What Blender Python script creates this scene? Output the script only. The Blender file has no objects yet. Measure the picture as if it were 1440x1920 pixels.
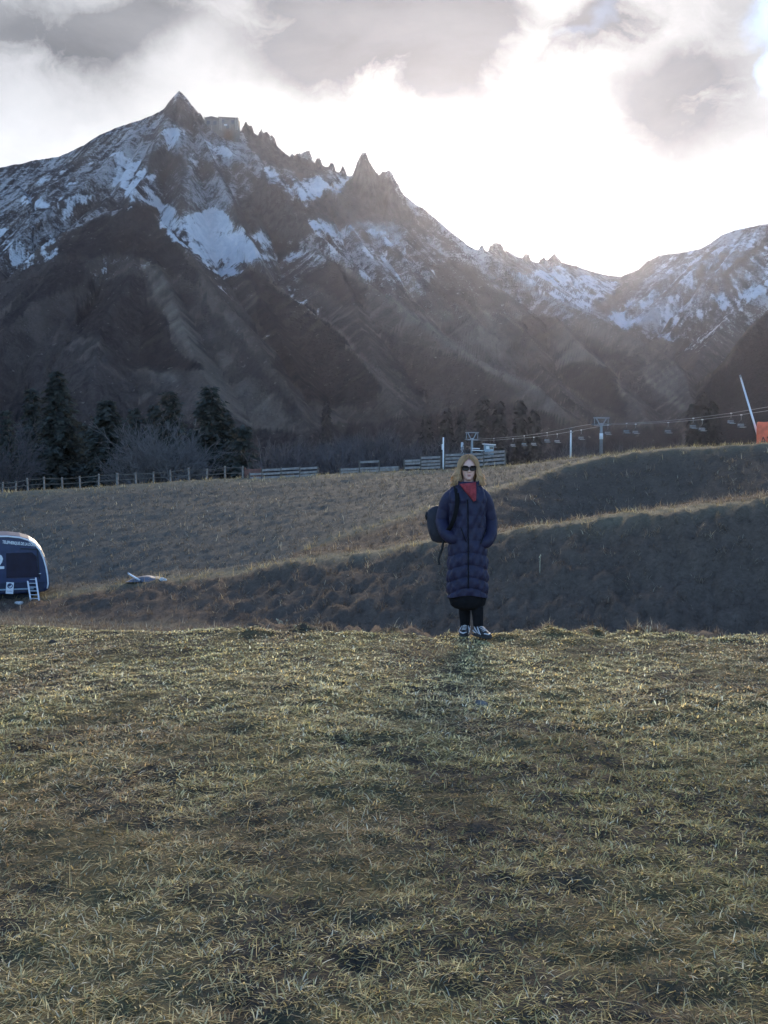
import bpy, bmesh, math
import numpy as np
from mathutils import Vector, Matrix

R = math.radians
scene = bpy.context.scene
COL = scene.collection
rng = np.random.default_rng(11)

# ------------------------------------------------------------------ camera, sky, sun, exposure
EYE = 1.6
FPX = 2000.0                       # focal length in pixels of the 1440 x 1920 photograph
PITCH = math.atan(95 / FPX)        # the camera looks slightly down
cam_data = bpy.data.cameras.new('camera')
cam_data.sensor_fit = 'VERTICAL'
cam_data.sensor_height = 24.0
cam_data.lens = 24.0 * FPX / 1920.0
cam_data.clip_start = 0.1
cam_data.clip_end = 12000.0
cam = bpy.data.objects.new('camera', cam_data)
cam.location = (0, 0, EYE)
cam.rotation_euler = (math.pi / 2 - PITCH, 0, 0)
COL.objects.link(cam)
scene.camera = cam

SUN_EL = R(13.0)
SUN_AZ = R(4.6)                    # to the right of the view axis (+Y)
sun_dir = Vector((math.sin(SUN_AZ) * math.cos(SUN_EL), math.cos(SUN_AZ) * math.cos(SUN_EL), math.sin(SUN_EL)))

scene.view_settings.view_transform = 'Standard'
scene.view_settings.look = 'None'
scene.view_settings.gamma = 1.0
scene.view_settings.use_curve_mapping = False
scene.view_settings.exposure = 1.75
scene.cycles.max_bounces = 8
scene.cycles.volume_bounces = 1
scene.cycles.transparent_max_bounces = 12

sun_data = bpy.data.lights.new('sun', 'SUN')
sun_data.energy = 3.4
sun_data.angle = R(18.0)
sun_data.color = (1.0, 0.84, 0.63)
sun = bpy.data.objects.new('sun', sun_data)
sun.rotation_euler = (-sun_dir).to_track_quat('-Z', 'Y').to_euler()
COL.objects.link(sun)


def ray(px, py):
    dx = (px - 720.0) / FPX
    dy = (960.0 - py) / FPX
    cp, sp = math.cos(PITCH), math.sin(PITCH)
    return np.array([dx, cp + dy * sp, -sp + dy * cp])


def P(px, py, y):
    """world point that the photograph shows at (px, py), standing y metres away"""
    d = ray(px, py)
    return np.array([0, 0, EYE]) + d * (y / d[1])


def proj(x, y, z):
    cp, sp = math.cos(PITCH), math.sin(PITCH)
    zz = z - EYE
    f = y * cp - zz * sp
    u = y * sp + zz * cp
    f = np.maximum(f, 0.05)
    return 720 + FPX * x / f, 960 - FPX * u / f


# ---- node helper
class NT:
    def __init__(self, tree):
        self.t = tree
        self.n = tree.nodes
        self.l = tree.links

    def add(self, kind, **kw):
        nd = self.n.new(kind)
        for k, v in kw.items():
            setattr(nd, k, v)
        return nd

    def put(self, sock, v):
        if v is None:
            return
        if isinstance(v, bpy.types.NodeSocket):
            self.l.new(v, sock)
        else:
            if sock.type == 'RGBA' and len(v) == 3:
                v = (*v, 1)
            sock.default_value = v

    def math(self, op, a, b=None, c=None, clamp=False):
        nd = self.add('ShaderNodeMath', operation=op, use_clamp=clamp)
        self.put(nd.inputs[0], a)
        self.put(nd.inputs[1], b)
        self.put(nd.inputs[2], c)
        return nd.outputs[0]

    def vmath(self, op, a, b=None, s=None):
        nd = self.add('ShaderNodeVectorMath', operation=op)
        self.put(nd.inputs[0], a)
        self.put(nd.inputs[1], b)
        if s is not None:
            self.put(nd.inputs['Scale'], s)
        return nd.outputs['Value'] if op in ('LENGTH', 'DOT_PRODUCT', 'DISTANCE') else nd.outputs['Vector']

    def mix(self, f, a, b, mode='MIX'):
        nd = self.add('ShaderNodeMix', data_type='RGBA', blend_type=mode)
        self.put(nd.inputs[0], f)
        self.put(nd.inputs[6], a)
        self.put(nd.inputs[7], b)
        return nd.outputs[2]

    def noise(self, vec, scale, detail=4.0, rough=0.55, dist=0.0):
        nd = self.add('ShaderNodeTexNoise')
        self.put(nd.inputs['Vector'], vec)
        nd.inputs['Scale'].default_value = scale
        nd.inputs['Detail'].default_value = detail
        nd.inputs['Roughness'].default_value = rough
        nd.inputs['Distortion'].default_value = dist
        return nd.outputs['Fac']

    def ramp(self, v, a, b, lo=0.0, hi=1.0):
        nd = self.add('ShaderNodeMapRange', interpolation_type='SMOOTHSTEP')
        self.put(nd.inputs[0], v)
        nd.inputs[1].default_value = a
        nd.inputs[2].default_value = b
        nd.inputs[3].default_value = lo
        nd.inputs[4].default_value = hi
        return nd.outputs[0]


# ---- the sky: blue Nishita sky behind broken cloud, brightest round the hidden sun
SKY_STRENGTH = 0.15
world = bpy.data.worlds.new('World')
scene.world = world
world.use_nodes = True
w = NT(world.node_tree)
w.n.clear()
sky = w.add('ShaderNodeTexSky', sky_type='NISHITA', sun_disc=False)
sky.sun_elevation = SUN_EL
sky.sun_rotation = SUN_AZ
sky.altitude = 1300
sky.air_density = 1.0
sky.dust_density = 0.3
sky.ozone_density = 3.2
tc = w.add('ShaderNodeTexCoord')
dirv = w.vmath('NORMALIZE', tc.outputs['Generated'])
sep = w.add('ShaderNodeSeparateXYZ')
w.l.new(dirv, sep.inputs[0])
X, Y, Z = sep.outputs
# cloud layer seen on a flat sheet overhead
zz = w.math('ADD', w.math('MAXIMUM', Z, 0.0), 0.16)
comb = w.add('ShaderNodeCombineXYZ')
w.l.new(w.math('DIVIDE', X, zz), comb.inputs[0])
w.l.new(w.math('DIVIDE', Y, zz), comb.inputs[1])
sheet = comb.outputs[0]
n_big = w.noise(sheet, 0.75, 6.0, 0.55, 0.3)
n_mid = w.noise(sheet, 2.2, 7.0, 0.6, 0.4)
n_cov = w.noise(w.vmath('ADD', sheet, (7.3, 2.1, 0)), 0.9, 5.0, 0.55, 0.2)
# directions ahead of the camera as tangents, roughened so that cloud edges are ragged
ys = w.math('MAXIMUM', Y, 0.05)
cf = w.add('ShaderNodeCombineXYZ')
w.l.new(w.math('DIVIDE', X, ys), cf.inputs[0])
w.l.new(w.math('DIVIDE', Z, ys), cf.inputs[1])
front = cf.outputs[0]
wn = w.add('ShaderNodeTexNoise')
w.l.new(front, wn.inputs['Vector'])
wn.inputs['Scale'].default_value = 9.0
wn.inputs['Detail'].default_value = 7.0
wn.inputs['Roughness'].default_value = 0.62
wv = w.vmath('SCALE', w.vmath('SUBTRACT', wn.outputs['Color'], (0.5, 0.5, 0.5)), s=0.075)
wn2 = w.add('ShaderNodeTexNoise')
w.l.new(front, wn2.inputs['Vector'])
wn2.inputs['Scale'].default_value = 3.6
wn2.inputs['Detail'].default_value = 3.0
wv2 = w.vmath('SCALE', w.vmath('SUBTRACT', wn2.outputs['Color'], (0.5, 0.5, 0.5)), s=0.05)
fw = w.vmath('ADD', front, w.vmath('MULTIPLY', w.vmath('ADD', wv, wv2), (1, 1, 0)))
n_fine = w.noise(w.vmath('MULTIPLY', fw, (1, 1.5, 1)), 11.0, 6.0, 0.6, 0.6)
ahead = w.ramp(Y, 0.25, 0.6)


def sky_uv(px, py):
    d = ray(px, py)
    return d[0] / d[1], d[2] / d[1]


def blob(px, py, rx, ry, rot=0.0, soft=1.0):
    u, v = sky_uv(px, py)
    mp = w.add('ShaderNodeMapping', vector_type='TEXTURE')
    mp.inputs['Location'].default_value = (u, v, 0)
    mp.inputs['Rotation'].default_value = (0, 0, R(rot))
    mp.inputs['Scale'].default_value = (rx / FPX, ry / FPX, 1)
    w.l.new(fw, mp.inputs['Vector'])
    ln = w.vmath('LENGTH', mp.outputs[0])
    return w.ramp(ln, 1.0 + 0.9 * soft, max(0.0, 1.0 - 1.0 * soft))


def add_all(items):
    acc = None
    for it in items:
        amt = it[-1]
        b = w.math('MULTIPLY', blob(*it[:-1]), amt)
        acc = b if acc is None else w.math('ADD', acc, b)
    return acc


grey = add_all([
    (670, 20, 230, 120, -10, 1.0, 1.3), (860, 80, 230, 100, 0, 1.0, 0.58), (540, 120, 170, 75, 0, 1.0, 0.4), (760, 170, 150, 60, 0, 1.0, 0.22),
    (60, 110, 220, 95, 0, 1.0, 0.8), (250, 40, 130, 50, 25, 1.0, 0.8), (1050, 140, 140, 60, 0, 1.0, 0.35), (20, 40, 120, 60, 0, 1.0, 0.35),
    (1245, 225, 105, 95, 20, 1.0, 1.15), (1340, 55, 140, 110, 0, 1.0, 0.55), (1255, 120, 70, 90, 0, 1.0, 0.25), (1400, 300, 90, 70, 0, 1.0, 0.2),
    (1180, -150, 460, 120, 0, 1.0, 0.45), (300, -160, 440, 130, 0, 1.0, 0.6), (1335, 395, 110, 50, -10, 0.9, 0.5), (1120, 36, 75, 42, 20, 0.8, 1.0), (1410, 200, 80, 170, 10, 1.0, 0.32),  (960, 40, 140, 60, 0, 1.0, 0.3),
])
blue = add_all([
    (1130, 22, 30, 14, 60, 0.8, 0.10), (1085, 52, 30, 10, 0, 0.8, 0.08), (1436, 142, 26, 34, 0, 0.8, 0.7), (1432, 40, 40, 40, 0, 0.9, 0.5),
    (1350, 416, 56, 34, -15, 0.9, 0.75), (1300, 440, 40, 20, 0, 0.9, 0.25),
])
# the rest of the dome: the same broken cloud, from noise
grey_all = w.math('MULTIPLY', w.ramp(n_big, 0.40, 0.66), 0.8)
# overhead and behind the camera the cloud thins out and the sky is mostly clear
blue_all = w.math('MULTIPLY', w.ramp(n_cov, 0.30, 0.46), w.ramp(w.math('SUBTRACT', Y, w.math('MULTIPLY', Z, 0.7)), 0.55, 0.05, 0.25, 1.0))


def lerp(a, b, f):
    return w.math('ADD', w.math('MULTIPLY', a, w.math('SUBTRACT', 1.0, f)), w.math('MULTIPLY', b, f))


# where the photograph shows the sky (a cone ahead) follow it, elsewhere the noise
inview = w.math('MULTIPLY', ahead, w.math('MULTIPLY',
         w.ramp(w.math('ABSOLUTE', w.math('DIVIDE', X, ys)), 0.55, 0.36),
         w.ramp(w.math('DIVIDE', Z, ys), 0.62, 0.46)))
g = lerp(grey_all, w.math('MULTIPLY', grey, w.math('ADD', w.math('SUBTRACT', w.math('MULTIPLY', n_mid, 1.7), 1.05), w.math('MULTIPLY', n_fine, 2.3), clamp=True)), inview)
b = lerp(blue_all, blue, inview)
g = w.math('ADD', g, w.math('MULTIPLY', w.math('SUBTRACT', n_mid, 0.5), w.math('ADD', 0.10, w.math('MULTIPLY', g, 0.55))), clamp=True)
b = w.math('MULTIPLY', b, w.math('ADD', 0.55, w.math('MULTIPLY', n_mid, 0.9)), clamp=True)
# bright thin cloud, glowing towards the sun
cosg = w.vmath('DOT_PRODUCT', dirv, tuple(sun_dir))
glow1 = w.math('POWER', w.math('MAXIMUM', cosg, 0.0), 14.0)
glow2 = w.math('POWER', w.math('MAXIMUM', cosg, 0.0), 160.0)
lum = w.math('MULTIPLY', w.math('ADD', 0.62, w.math('ADD', w.math('MULTIPLY', n_fine, 0.42), w.math('MULTIPLY', n_mid, 0.34))), w.math('ADD', 1.88, w.math('ADD', w.math('MULTIPLY', glow1, 0.25), w.math('MULTIPLY', glow2, 1.6))))
cb = w.add('ShaderNodeVectorMath', operation='SCALE')
w.l.new(w.mix(w.math('MULTIPLY', glow1, 0.8), (0.93, 0.98, 1.08), (1.04, 1.0, 0.93)), cb.inputs[0])
w.l.new(lum, cb.inputs['Scale'])
cl_bright = cb.outputs[0]
cl_grey = w.mix(w.ramp(n_mid, 0.3, 0.7), (0.29, 0.32, 0.375), (0.62, 0.66, 0.73))
cloud = w.mix(g, cl_bright, cl_grey)
skyc = w.mix(b, cloud, w.mix(1.0, sky.outputs[0], (1.0, 1.0, 1.0), 'MULTIPLY'))
bg = w.add('ShaderNodeBackground')
w.l.new(skyc, bg.inputs[0])
bg.inputs[1].default_value = SKY_STRENGTH
wo = w.add('ShaderNodeOutputWorld')
w.l.new(bg.outputs[0], wo.inputs[0])


# ------------------------------------------------------------------ helpers
def tag(o, label=None, cat=None, group=None, kind=None):
    if label:
        o['label'] = label
    if cat:
        o['category'] = cat
    if group:
        o['group'] = group
    if kind:
        o['kind'] = kind
    return o


def empty(name, loc, label, cat, group=None, rz=0.0):
    o = bpy.data.objects.new(name, None)
    o.location = loc
    o.rotation_euler = (0, 0, rz)
    o.empty_display_size = 0.2
    COL.objects.link(o)
    return tag(o, label, cat, group)


def copy_tree(o, parent=None):
    c = o.copy()
    COL.objects.link(c)
    if parent is not None:
        c.parent = parent
    for ch in list(o.children):
        copy_tree(ch, c)
    return c


def np_mesh(name, verts, faces, mat=None, parent=None, smooth=True, colors=None, extra=None):
    """faces: (n,3) or (n,4) array, or a list of such arrays"""
    me = bpy.data.meshes.new(name)
    verts = np.asarray(verts, dtype=np.float32)
    fl = faces if isinstance(faces, list) else [faces]
    fl = [np.asarray(f, dtype=np.int32) for f in fl if len(f)]
    loops = np.concatenate([f.ravel() for f in fl])
    counts = np.concatenate([np.full(len(f), f.shape[1], dtype=np.int32) for f in fl])
    starts = np.concatenate([[0], np.cumsum(counts)[:-1]]).astype(np.int32)
    me.vertices.add(len(verts))
    me.vertices.foreach_set('co', verts.ravel())
    me.loops.add(len(loops))
    me.loops.foreach_set('vertex_index', loops)
    me.polygons.add(len(counts))
    me.polygons.foreach_set('loop_start', starts)
    me.polygons.foreach_set('loop_total', counts)
    me.polygons.foreach_set('use_smooth', np.full(len(counts), smooth, dtype=bool))
    if colors is not None:
        a = me.color_attributes.new('tint', 'FLOAT_COLOR', 'POINT')
        c4 = np.ones((len(verts), 4), dtype=np.float32)
        c4[:, :colors.shape[1]] = colors
        a.data.foreach_set('color', c4.ravel())
    for k, v in (extra or {}).items():
        a = me.attributes.new(k, 'FLOAT', 'POINT')
        a.data.foreach_set('value', np.asarray(v, dtype=np.float32))
    me.update(calc_edges=True)
    if mat:
        me.materials.append(mat)
    o = bpy.data.objects.new(name, me)
    if parent is not None:
        o.parent = parent
    COL.objects.link(o)
    return o


class MB:
    """collects simple shapes into one mesh"""
    def __init__(self):
        self.v, self.f3, self.f4, self.n = [], [], [], 0

    def raw(self, v, f4=(), f3=()):
        v = np.asarray(v, dtype=float)
        if len(f4):
            self.f4.append(np.asarray(f4) + self.n)
        if len(f3):
            self.f3.append(np.asarray(f3) + self.n)
        self.v.append(v)
        self.n += len(v)
        return self

    def box(self, c, s, rot=None, bev=0.0):
        sx, sy, sz = [q / 2 for q in s]
        bm = bmesh.new()
        bmesh.ops.create_cube(bm, size=1.0)
        for q in bm.verts:
            q.co = Vector((q.co.x * sx * 2, q.co.y * sy * 2, q.co.z * sz * 2))
        if bev > 0:
            bmesh.ops.bevel(bm, geom=list(bm.edges), offset=bev, segments=1, affect='EDGES')
        bm.verts.index_update()
        M = rot.to_matrix() if hasattr(rot, 'to_matrix') else (rot or Matrix.Identity(3))
        v = [tuple(M @ q.co + Vector(c)) for q in bm.verts]
        f4 = [[q.index for q in f.verts] for f in bm.faces if len(f.verts) == 4]
        f3 = [[q.index for q in f.verts] for f in bm.faces if len(f.verts) == 3]
        bm.free()
        return self.raw(v, f4, f3)

    def beam(self, a, b, wx, wy, bev=0.0):
        a, b = Vector(a), Vector(b)
        d = b - a
        q = d.to_track_quat('Z', 'Y')
        return self.box((a + b) / 2, (wx, wy, d.length), q.to_matrix(), bev)

    def tube(self, pts, rad, seg=8, cap=True):
        pts = [Vector(p) for p in pts]
        rad = rad if hasattr(rad, '__len__') else [rad] * len(pts)
        v = []
        up0 = Vector((0, 0, 1))
        prev = None
        for i, p in enumerate(pts):
            t = (pts[min(i + 1, len(pts) - 1)] - pts[max(i - 1, 0)]).normalized()
            if prev is None:
                a = t.cross(up0)
                if a.length < 1e-3:
                    a = t.cross(Vector((1, 0, 0)))
            else:
                a = prev - t * prev.dot(t)
            a.normalize()
            prev = a
            bb = t.cross(a)
            for k in range(seg):
                th = 2 * math.pi * k / seg
                v.append(p + (a * math.cos(th) + bb * math.sin(th)) * rad[i])
        f4 = []
        for i in range(len(pts) - 1):
            for k in range(seg):
                k2 = (k + 1) % seg
                f4.append([i * seg + k, i * seg + k2, (i + 1) * seg + k2, (i + 1) * seg + k])
        f3 = []
        if cap:
            n = len(v)
            v.append(pts[0])
            v.append(pts[-1])
            for k in range(seg):
                k2 = (k + 1) % seg
                f3.append([n, k2, k])
                f3.append([n + 1, (len(pts) - 1) * seg + k, (len(pts) - 1) * seg + k2])
        return self.raw([tuple(q) for q in v], f4, f3)

    def rings(self, rings, cap=True):
        """rings: list of (n,3) closed loops"""
        n = len(rings[0])
        v = np.concatenate([np.asarray(r, dtype=float) for r in rings])
        k = np.arange(n)
        k2 = (k + 1) % n
        f4 = [np.stack([i * n + k, i * n + k2, (i + 1) * n + k2, (i + 1) * n + k], 1) for i in range(len(rings) - 1)]
        f4 = np.concatenate(f4)
        f3 = []
        if cap:
            c0 = np.mean(rings[0], axis=0)
            c1 = np.mean(rings[-1], axis=0)
            m = len(v)
            v = np.concatenate([v, [c0, c1]])
            o = (len(rings) - 1) * n
            f3 = np.concatenate([np.stack([np.full(n, m), k2, k], 1), np.stack([np.full(n, m + 1), o + k, o + k2], 1)])
        return self.raw(v, f4, f3)

    def build(self, name, mat=None, parent=None, smooth=False):
        fl = []
        if self.f4:
            fl.append(np.concatenate(self.f4))
        if self.f3:
            fl.append(np.concatenate(self.f3))
        return np_mesh(name, np.concatenate(self.v), fl, mat, parent, smooth)


# numpy gradient noise
_perm = np.random.default_rng(3).permutation(512).astype(np.int64)
_ga = np.random.default_rng(4).uniform(0, 2 * np.pi, 512)
_gx, _gy = np.cos(_ga), np.sin(_ga)


def perlin(x, y):
    xi = np.floor(x).astype(np.int64)
    yi = np.floor(y).astype(np.int64)
    xf, yf = x - xi, y - yi
    u = xf * xf * xf * (xf * (xf * 6 - 15) + 10)
    v = yf * yf * yf * (yf * (yf * 6 - 15) + 10)

    def gr(ix, iy, dx, dy):
        h = _perm[(_perm[ix & 511] + iy) & 511]
        return _gx[h] * dx + _gy[h] * dy
    a = gr(xi, yi, xf, yf)
    b_ = gr(xi + 1, yi, xf - 1, yf)
    c = gr(xi, yi + 1, xf, yf - 1)
    d = gr(xi + 1, yi + 1, xf - 1, yf - 1)
    return 1.5 * ((a * (1 - u) + b_ * u) * (1 - v) + (c * (1 - u) + d * u) * v)


def fbm(x, y, octs=4, gain=0.5, lac=2.03, ridged=False):
    s = np.zeros(np.broadcast(x, y).shape)
    a, tot = 1.0, 0.0
    for i in range(octs):
        n = perlin(x + 17.3 * i, y - 9.1 * i)
        s += a * ((1 - 2 * np.abs(n)) if ridged else n)
        tot += a
        a *= gain
        x, y = x * lac, y * lac
    return s / tot


def sstep(v, a, b_):
    t = np.clip((v - a) / (b_ - a), 0, 1)
    return t * t * (3 - 2 * t)


def new_mat(name):
    m = bpy.data.materials.new(name)
    m.use_nodes = True
    t = NT(m.node_tree)
    bsdf = t.n['Principled BSDF']
    return m, t, bsdf


def simple_mat(name, col, rough=0.6, metal=0.0, var=0.12, scale=20.0, bump=0.0, spec=0.4):
    m, t, bs = new_mat(name)
    co = t.add('ShaderNodeTexCoord').outputs['Object']
    n = t.noise(co, scale, 5.0, 0.6)
    lo = tuple(c * (1 - var) for c in col)
    hi = tuple(min(1, c * (1 + var)) for c in col)
    t.l.new(t.mix(t.ramp(n, 0.3, 0.7), lo, hi), bs.inputs['Base Color'])
    bs.inputs['Roughness'].default_value = rough
    bs.inputs['Metallic'].default_value = metal
    bs.inputs['Specular IOR Level'].default_value = spec
    if bump > 0:
        bp = t.add('ShaderNodeBump')
        bp.inputs['Strength'].default_value = bump
        bp.inputs['Distance'].default_value = 0.02
        t.l.new(n, bp.inputs['Height'])
        t.l.new(bp.outputs[0], bs.inputs['Normal'])
    return m


# ------------------------------------------------------------------ near ground: meadow, dip, cut banks, terrace, hill crest
def table(pts):
    p = np.array(sorted(pts), dtype=float)
    return p


# each line: (px, distance, py) as the photograph shows it
L_CREST = table([(-900, 13.5, 1150), (-400, 12.5, 1160), (0, 11.6, 1172), (120, 10.9, 1182), (340, 10.3, 1191), (640, 10.0, 1188), (880, 9.9, 1192),
                 (1100, 9.8, 1196), (1440, 9.7, 1197), (2000, 9.7, 1200), (2600, 9.7, 1200)])
L_FOOT = table([(-900, 36, 1150), (-400, 35, 1152), (0, 32, 1150), (142, 30, 1160), (236, 28.5, 1164), (340, 27, 1168), (640, 24, 1184), (880, 21.5, 1200),
                (1150, 20, 1205), (1440, 19, 1206), (2000, 18, 1206), (2600, 17, 1206)])
L_TOP = table([(-900, 38, 1145), (-400, 37.2, 1138), (0, 35.2, 1128), (80, 35, 1122), (180, 34, 1109), (300, 33, 1094), (400, 32, 1080), (500, 31, 1065), (600, 30, 1050), (700, 29.2, 1037),
               (815, 28.2, 1022), (935, 27.2, 1004), (1050, 26.2, 990), (1200, 25, 970), (1320, 24.4, 954), (1440, 24, 939), (2000, 23, 880), (2600, 22, 840)])
L_RIDGE = table([(-900, 43, 1135), (-400, 42, 1128), (0, 40, 1112), (300, 37, 1075), (480, 35.2, 1058), (540, 34.2, 1046), (600, 35, 1027), (660, 35.5, 1006), (720, 36.2, 985), (800, 37.2, 955), (860, 38.6, 937),
                 (935, 40.2, 915), (1020, 42.2, 885), (1100, 43.4, 866), (1170, 44.2, 852), (1270, 43.4, 841), (1440, 41.5, 834), (2000, 38, 815), (2600, 36, 790)])
L_HILL = table([(-900, 66, 945), (-400, 65, 935), (0, 62, 925), (150, 61, 914), (300, 60, 905), (400, 59, 899), (480, 58, 897), (560, 57.5, 893), (640, 57, 888), (760, 56, 883), (830, 55, 880), (900, 54, 877), (950, 53, 873),
                (1020, 51.5, 865), (1100, 50, 855.5), (1200, 48, 846), (1300, 46, 838), (1440, 45, 833), (2000, 41, 812), (2600, 39, 785)])
LINES = [L_CREST, L_FOOT, L_TOP, L_RIDGE, L_HILL]


def line_dz(L, u):
    d = np.interp(u, L[:, 0], L[:, 1])
    py = np.interp(u, L[:, 0], L[:, 2])
    cp, sp = math.cos(PITCH), math.sin(PITCH)
    dy = (960 - py) / FPX
    z = EYE + d * (-sp + dy * cp) / (cp + dy * sp)
    return d, z


def near_z(x, y, rough=True):
    x = np.asarray(x, dtype=float)
    y = np.asarray(y, dtype=float)
    wob = 26 * perlin(x * 0.16, y * 0.16 + 40) * sstep(y, 6, 14)
    u = np.clip(720 + FPX * x / np.maximum(y, 5.0) + wob * 0.6, -900, 2600)
    ds, zs = [], []
    dc, zc = line_dz(L_CREST, u)
    # meadow: a gently rolling sheet up to its crest
    z = np.where(y < dc, zc * sstep(y, 2.5, dc), 0.0)
    d0, z0 = dc, zc
    prof = [(dc, zc)]
    for i, L in enumerate(LINES[1:]):
        d, zz_ = line_dz(L, u)
        if i == 0:      # hollow behind the meadow crest
            prof.append((dc + 1.6, zc - 0.34))
            prof.append((d - 1.0, zz_ - 0.02))
        if i == 2:      # narrow flat strip on top of the first bank, then a rounded foot
            dt, zt = prof[-1]
            wd = np.minimum(2.0, (d - dt) * 0.45)
            prof.append((dt + wd, zt + 0.04))
            # the second bank stands up steeply from a hollow hidden behind the lip
            dfb = np.maximum(d - 5.5, dt + wd + 0.3)
            lin = zt + 0.04 + (zz_ - zt - 0.04) * (dfb - dt - wd) / np.maximum(d - dt - wd, 0.1)
            sight = np.minimum(lin, EYE + (zt - EYE) * dfb / dt + 0.10)
            kb = sstep(u, 540, 700)
            prof.append((dfb, lin * (1 - kb) + sight * kb))
        prof.append((d, zz_))
    dh, zh = prof[-1]
    prof += [(dh + 1.5, zh - 0.05), (dh + 5, zh - 1.5), (dh + 22, zh * 0 - 3.0), (dh + 60, zh * 0 - 5.5), (dh * 0 + 190, zh * 0 - 7.0), (dh * 0 + 5000, zh * 0 - 7.0)]
    for (da, za), (db, zb) in zip(prof[:-1], prof[1:]):
        t = (y - da) / np.maximum(db - da, 0.01)
        inside = (t >= 0) & (t < 1)
        z = np.where(inside, za + (zb - za) * t, z)
    if rough:
        meadow = sstep(y, dc + 0.8, dc - 0.6)
        back = 1 - meadow
        near_crest = np.exp(-((y - dh) / 2.0) ** 2)
        nm = 0.055 * fbm(x * 0.55, y * 0.42, 3) + 0.035 * fbm(x * 2.3, y * 2.0, 3) + 0.018 * perlin(x * 7, y * 7)
        crest_damp = 1 - 0.55 * np.exp(-((y - dc) / 1.2) ** 2)
        nb = 0.30 * fbm(x * 0.33 + 5, y * 0.25, 3) + 0.17 * fbm(x * 1.5, y * 1.3, 3) + 0.14 * fbm(x * 4.2, y * 3.9, 2)
        far = sstep(y, dh + 2, dh + 10)
        dtop, _ = line_dz(L_TOP, u)
        calm = 1 - 0.55 * sstep(y, dtop - 0.8, dtop + 1.0)
        nb = nb * calm * (1 - 0.7 * sstep(u, 520, 250) * sstep(y, dtop - 1, dtop - 5))
        z = z + meadow * nm * crest_damp + back * nb * (1 - 0.5 * near_crest) * (1 - 0.5 * far)
    return z


# fan-shaped grid, apex behind the camera, so that cells keep about the same size in view
APEX = -7.0
na, nr = 410, 600
ta = np.concatenate([np.linspace(-1.5, -0.46, 30)[:-1], np.linspace(-0.46, 0.46, na), np.linspace(0.46, 1.5, 30)[1:]])
yy = np.concatenate([np.array([-6.5, -4, -2, -0.5, 0.5, 1.2, 1.8]), np.geomspace(2.2, 14.0, 170), np.linspace(14.05, 70, 225), np.geomspace(70.5, 240, 34)])
TT, YY = np.meshgrid(ta, yy)
XX = TT * (YY - APEX) * np.clip((YY + 14) / (YY - APEX + 1e-6), 1.0, 1.0)
XX = np.where(YY < 5, TT * (5 - APEX) * 1.0, TT * (YY - APEX))
ZZ = near_z(XX, YY)
NXr, NYr = XX.shape[1], XX.shape[0]


def grid_faces(nrow, ncol):
    i = np.arange(nrow - 1)[:, None] * ncol + np.arange(ncol - 1)[None, :]
    i = i.ravel()
    return np.stack([i, i + 1, i + ncol + 1, i + ncol], 1)


def patch_noise(x, y):
    """0..1 fields that steer colour: dry straw, brown, bare"""
    a = fbm(x * 0.42 + 3, y * 0.30 + 8, 4) * 0.5 + 0.5
    b_ = fbm(x * 1.3 + 31, y * 0.95 + 2, 4) * 0.5 + 0.5
    c = fbm(x * 0.9 - 12, y * 0.75 + 19, 4) * 0.5 + 0.5
    return a, b_, c


def ground_colour(x, y):
    u = np.clip(720 + FPX * x / np.maximum(y, 5.0), -900, 2600)
    dc, _ = line_dz(L_CREST, u)
    dt, _ = line_dz(L_TOP, u)
    df, _ = line_dz(L_FOOT, u)
    dr, _ = line_dz(L_RIDGE, u)
    dh, _ = line_dz(L_HILL, u)
    return dc, df, dt, dr, dh, u


gx, gy = XX.ravel(), YY.ravel()
dc, df, dt, dr, dh, gu = ground_colour(gx, gy)
pa, pb, pc = patch_noise(gx, gy)
soil = np.stack([0.035 + 0.03 * pb, 0.031 + 0.026 * pb, 0.027 + 0.018 * pb], 1)
turf = np.stack([0.060 + 0.05 * pa, 0.053 + 0.040 * pa, 0.032 + 0.020 * pa], 1)
k = sstep(pb + 0.35 * (pa - 0.5), 0.36, 0.62)[:, None]
meadow_c = soil * (1 - k) + turf * k
bank_dark = np.stack([0.074 + 0.05 * pb, 0.056 + 0.038 * pb, 0.045 + 0.028 * pb], 1)
slope_c = np.stack([0.075 + 0.042 * pb, 0.070 + 0.037 * pb, 0.062 + 0.028 * pb], 1)
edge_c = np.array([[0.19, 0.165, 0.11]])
m_me = sstep(gy, dc + 1.4, dc + 0.2)[:, None]
track = (sstep(gu, 520, 250) * sstep(gy, dc + 0.6, dc + 2.0) * sstep(gy, df + 1.0, df - 1.5))[:, None]
isC = ((gy > dt + 1.0) & ((gu < 545) | (gy > dr + 0.6))).astype(float)[:, None]
col = bank_dark * (1 - isC) + slope_c * isC
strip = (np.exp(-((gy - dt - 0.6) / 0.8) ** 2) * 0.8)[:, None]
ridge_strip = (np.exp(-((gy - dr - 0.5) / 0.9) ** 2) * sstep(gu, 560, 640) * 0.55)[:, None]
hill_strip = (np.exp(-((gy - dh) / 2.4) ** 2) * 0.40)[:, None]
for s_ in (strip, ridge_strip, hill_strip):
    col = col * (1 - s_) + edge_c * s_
col = col * (1 - track) + np.array([[0.15, 0.135, 0.095]]) * track
col = col * (1 - m_me) + meadow_c * m_me
valley = sstep(gy, dh + 6, dh + 20)[:, None]
col = col * (1 - valley) + np.array([[0.045, 0.042, 0.03]]) * valley

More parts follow.
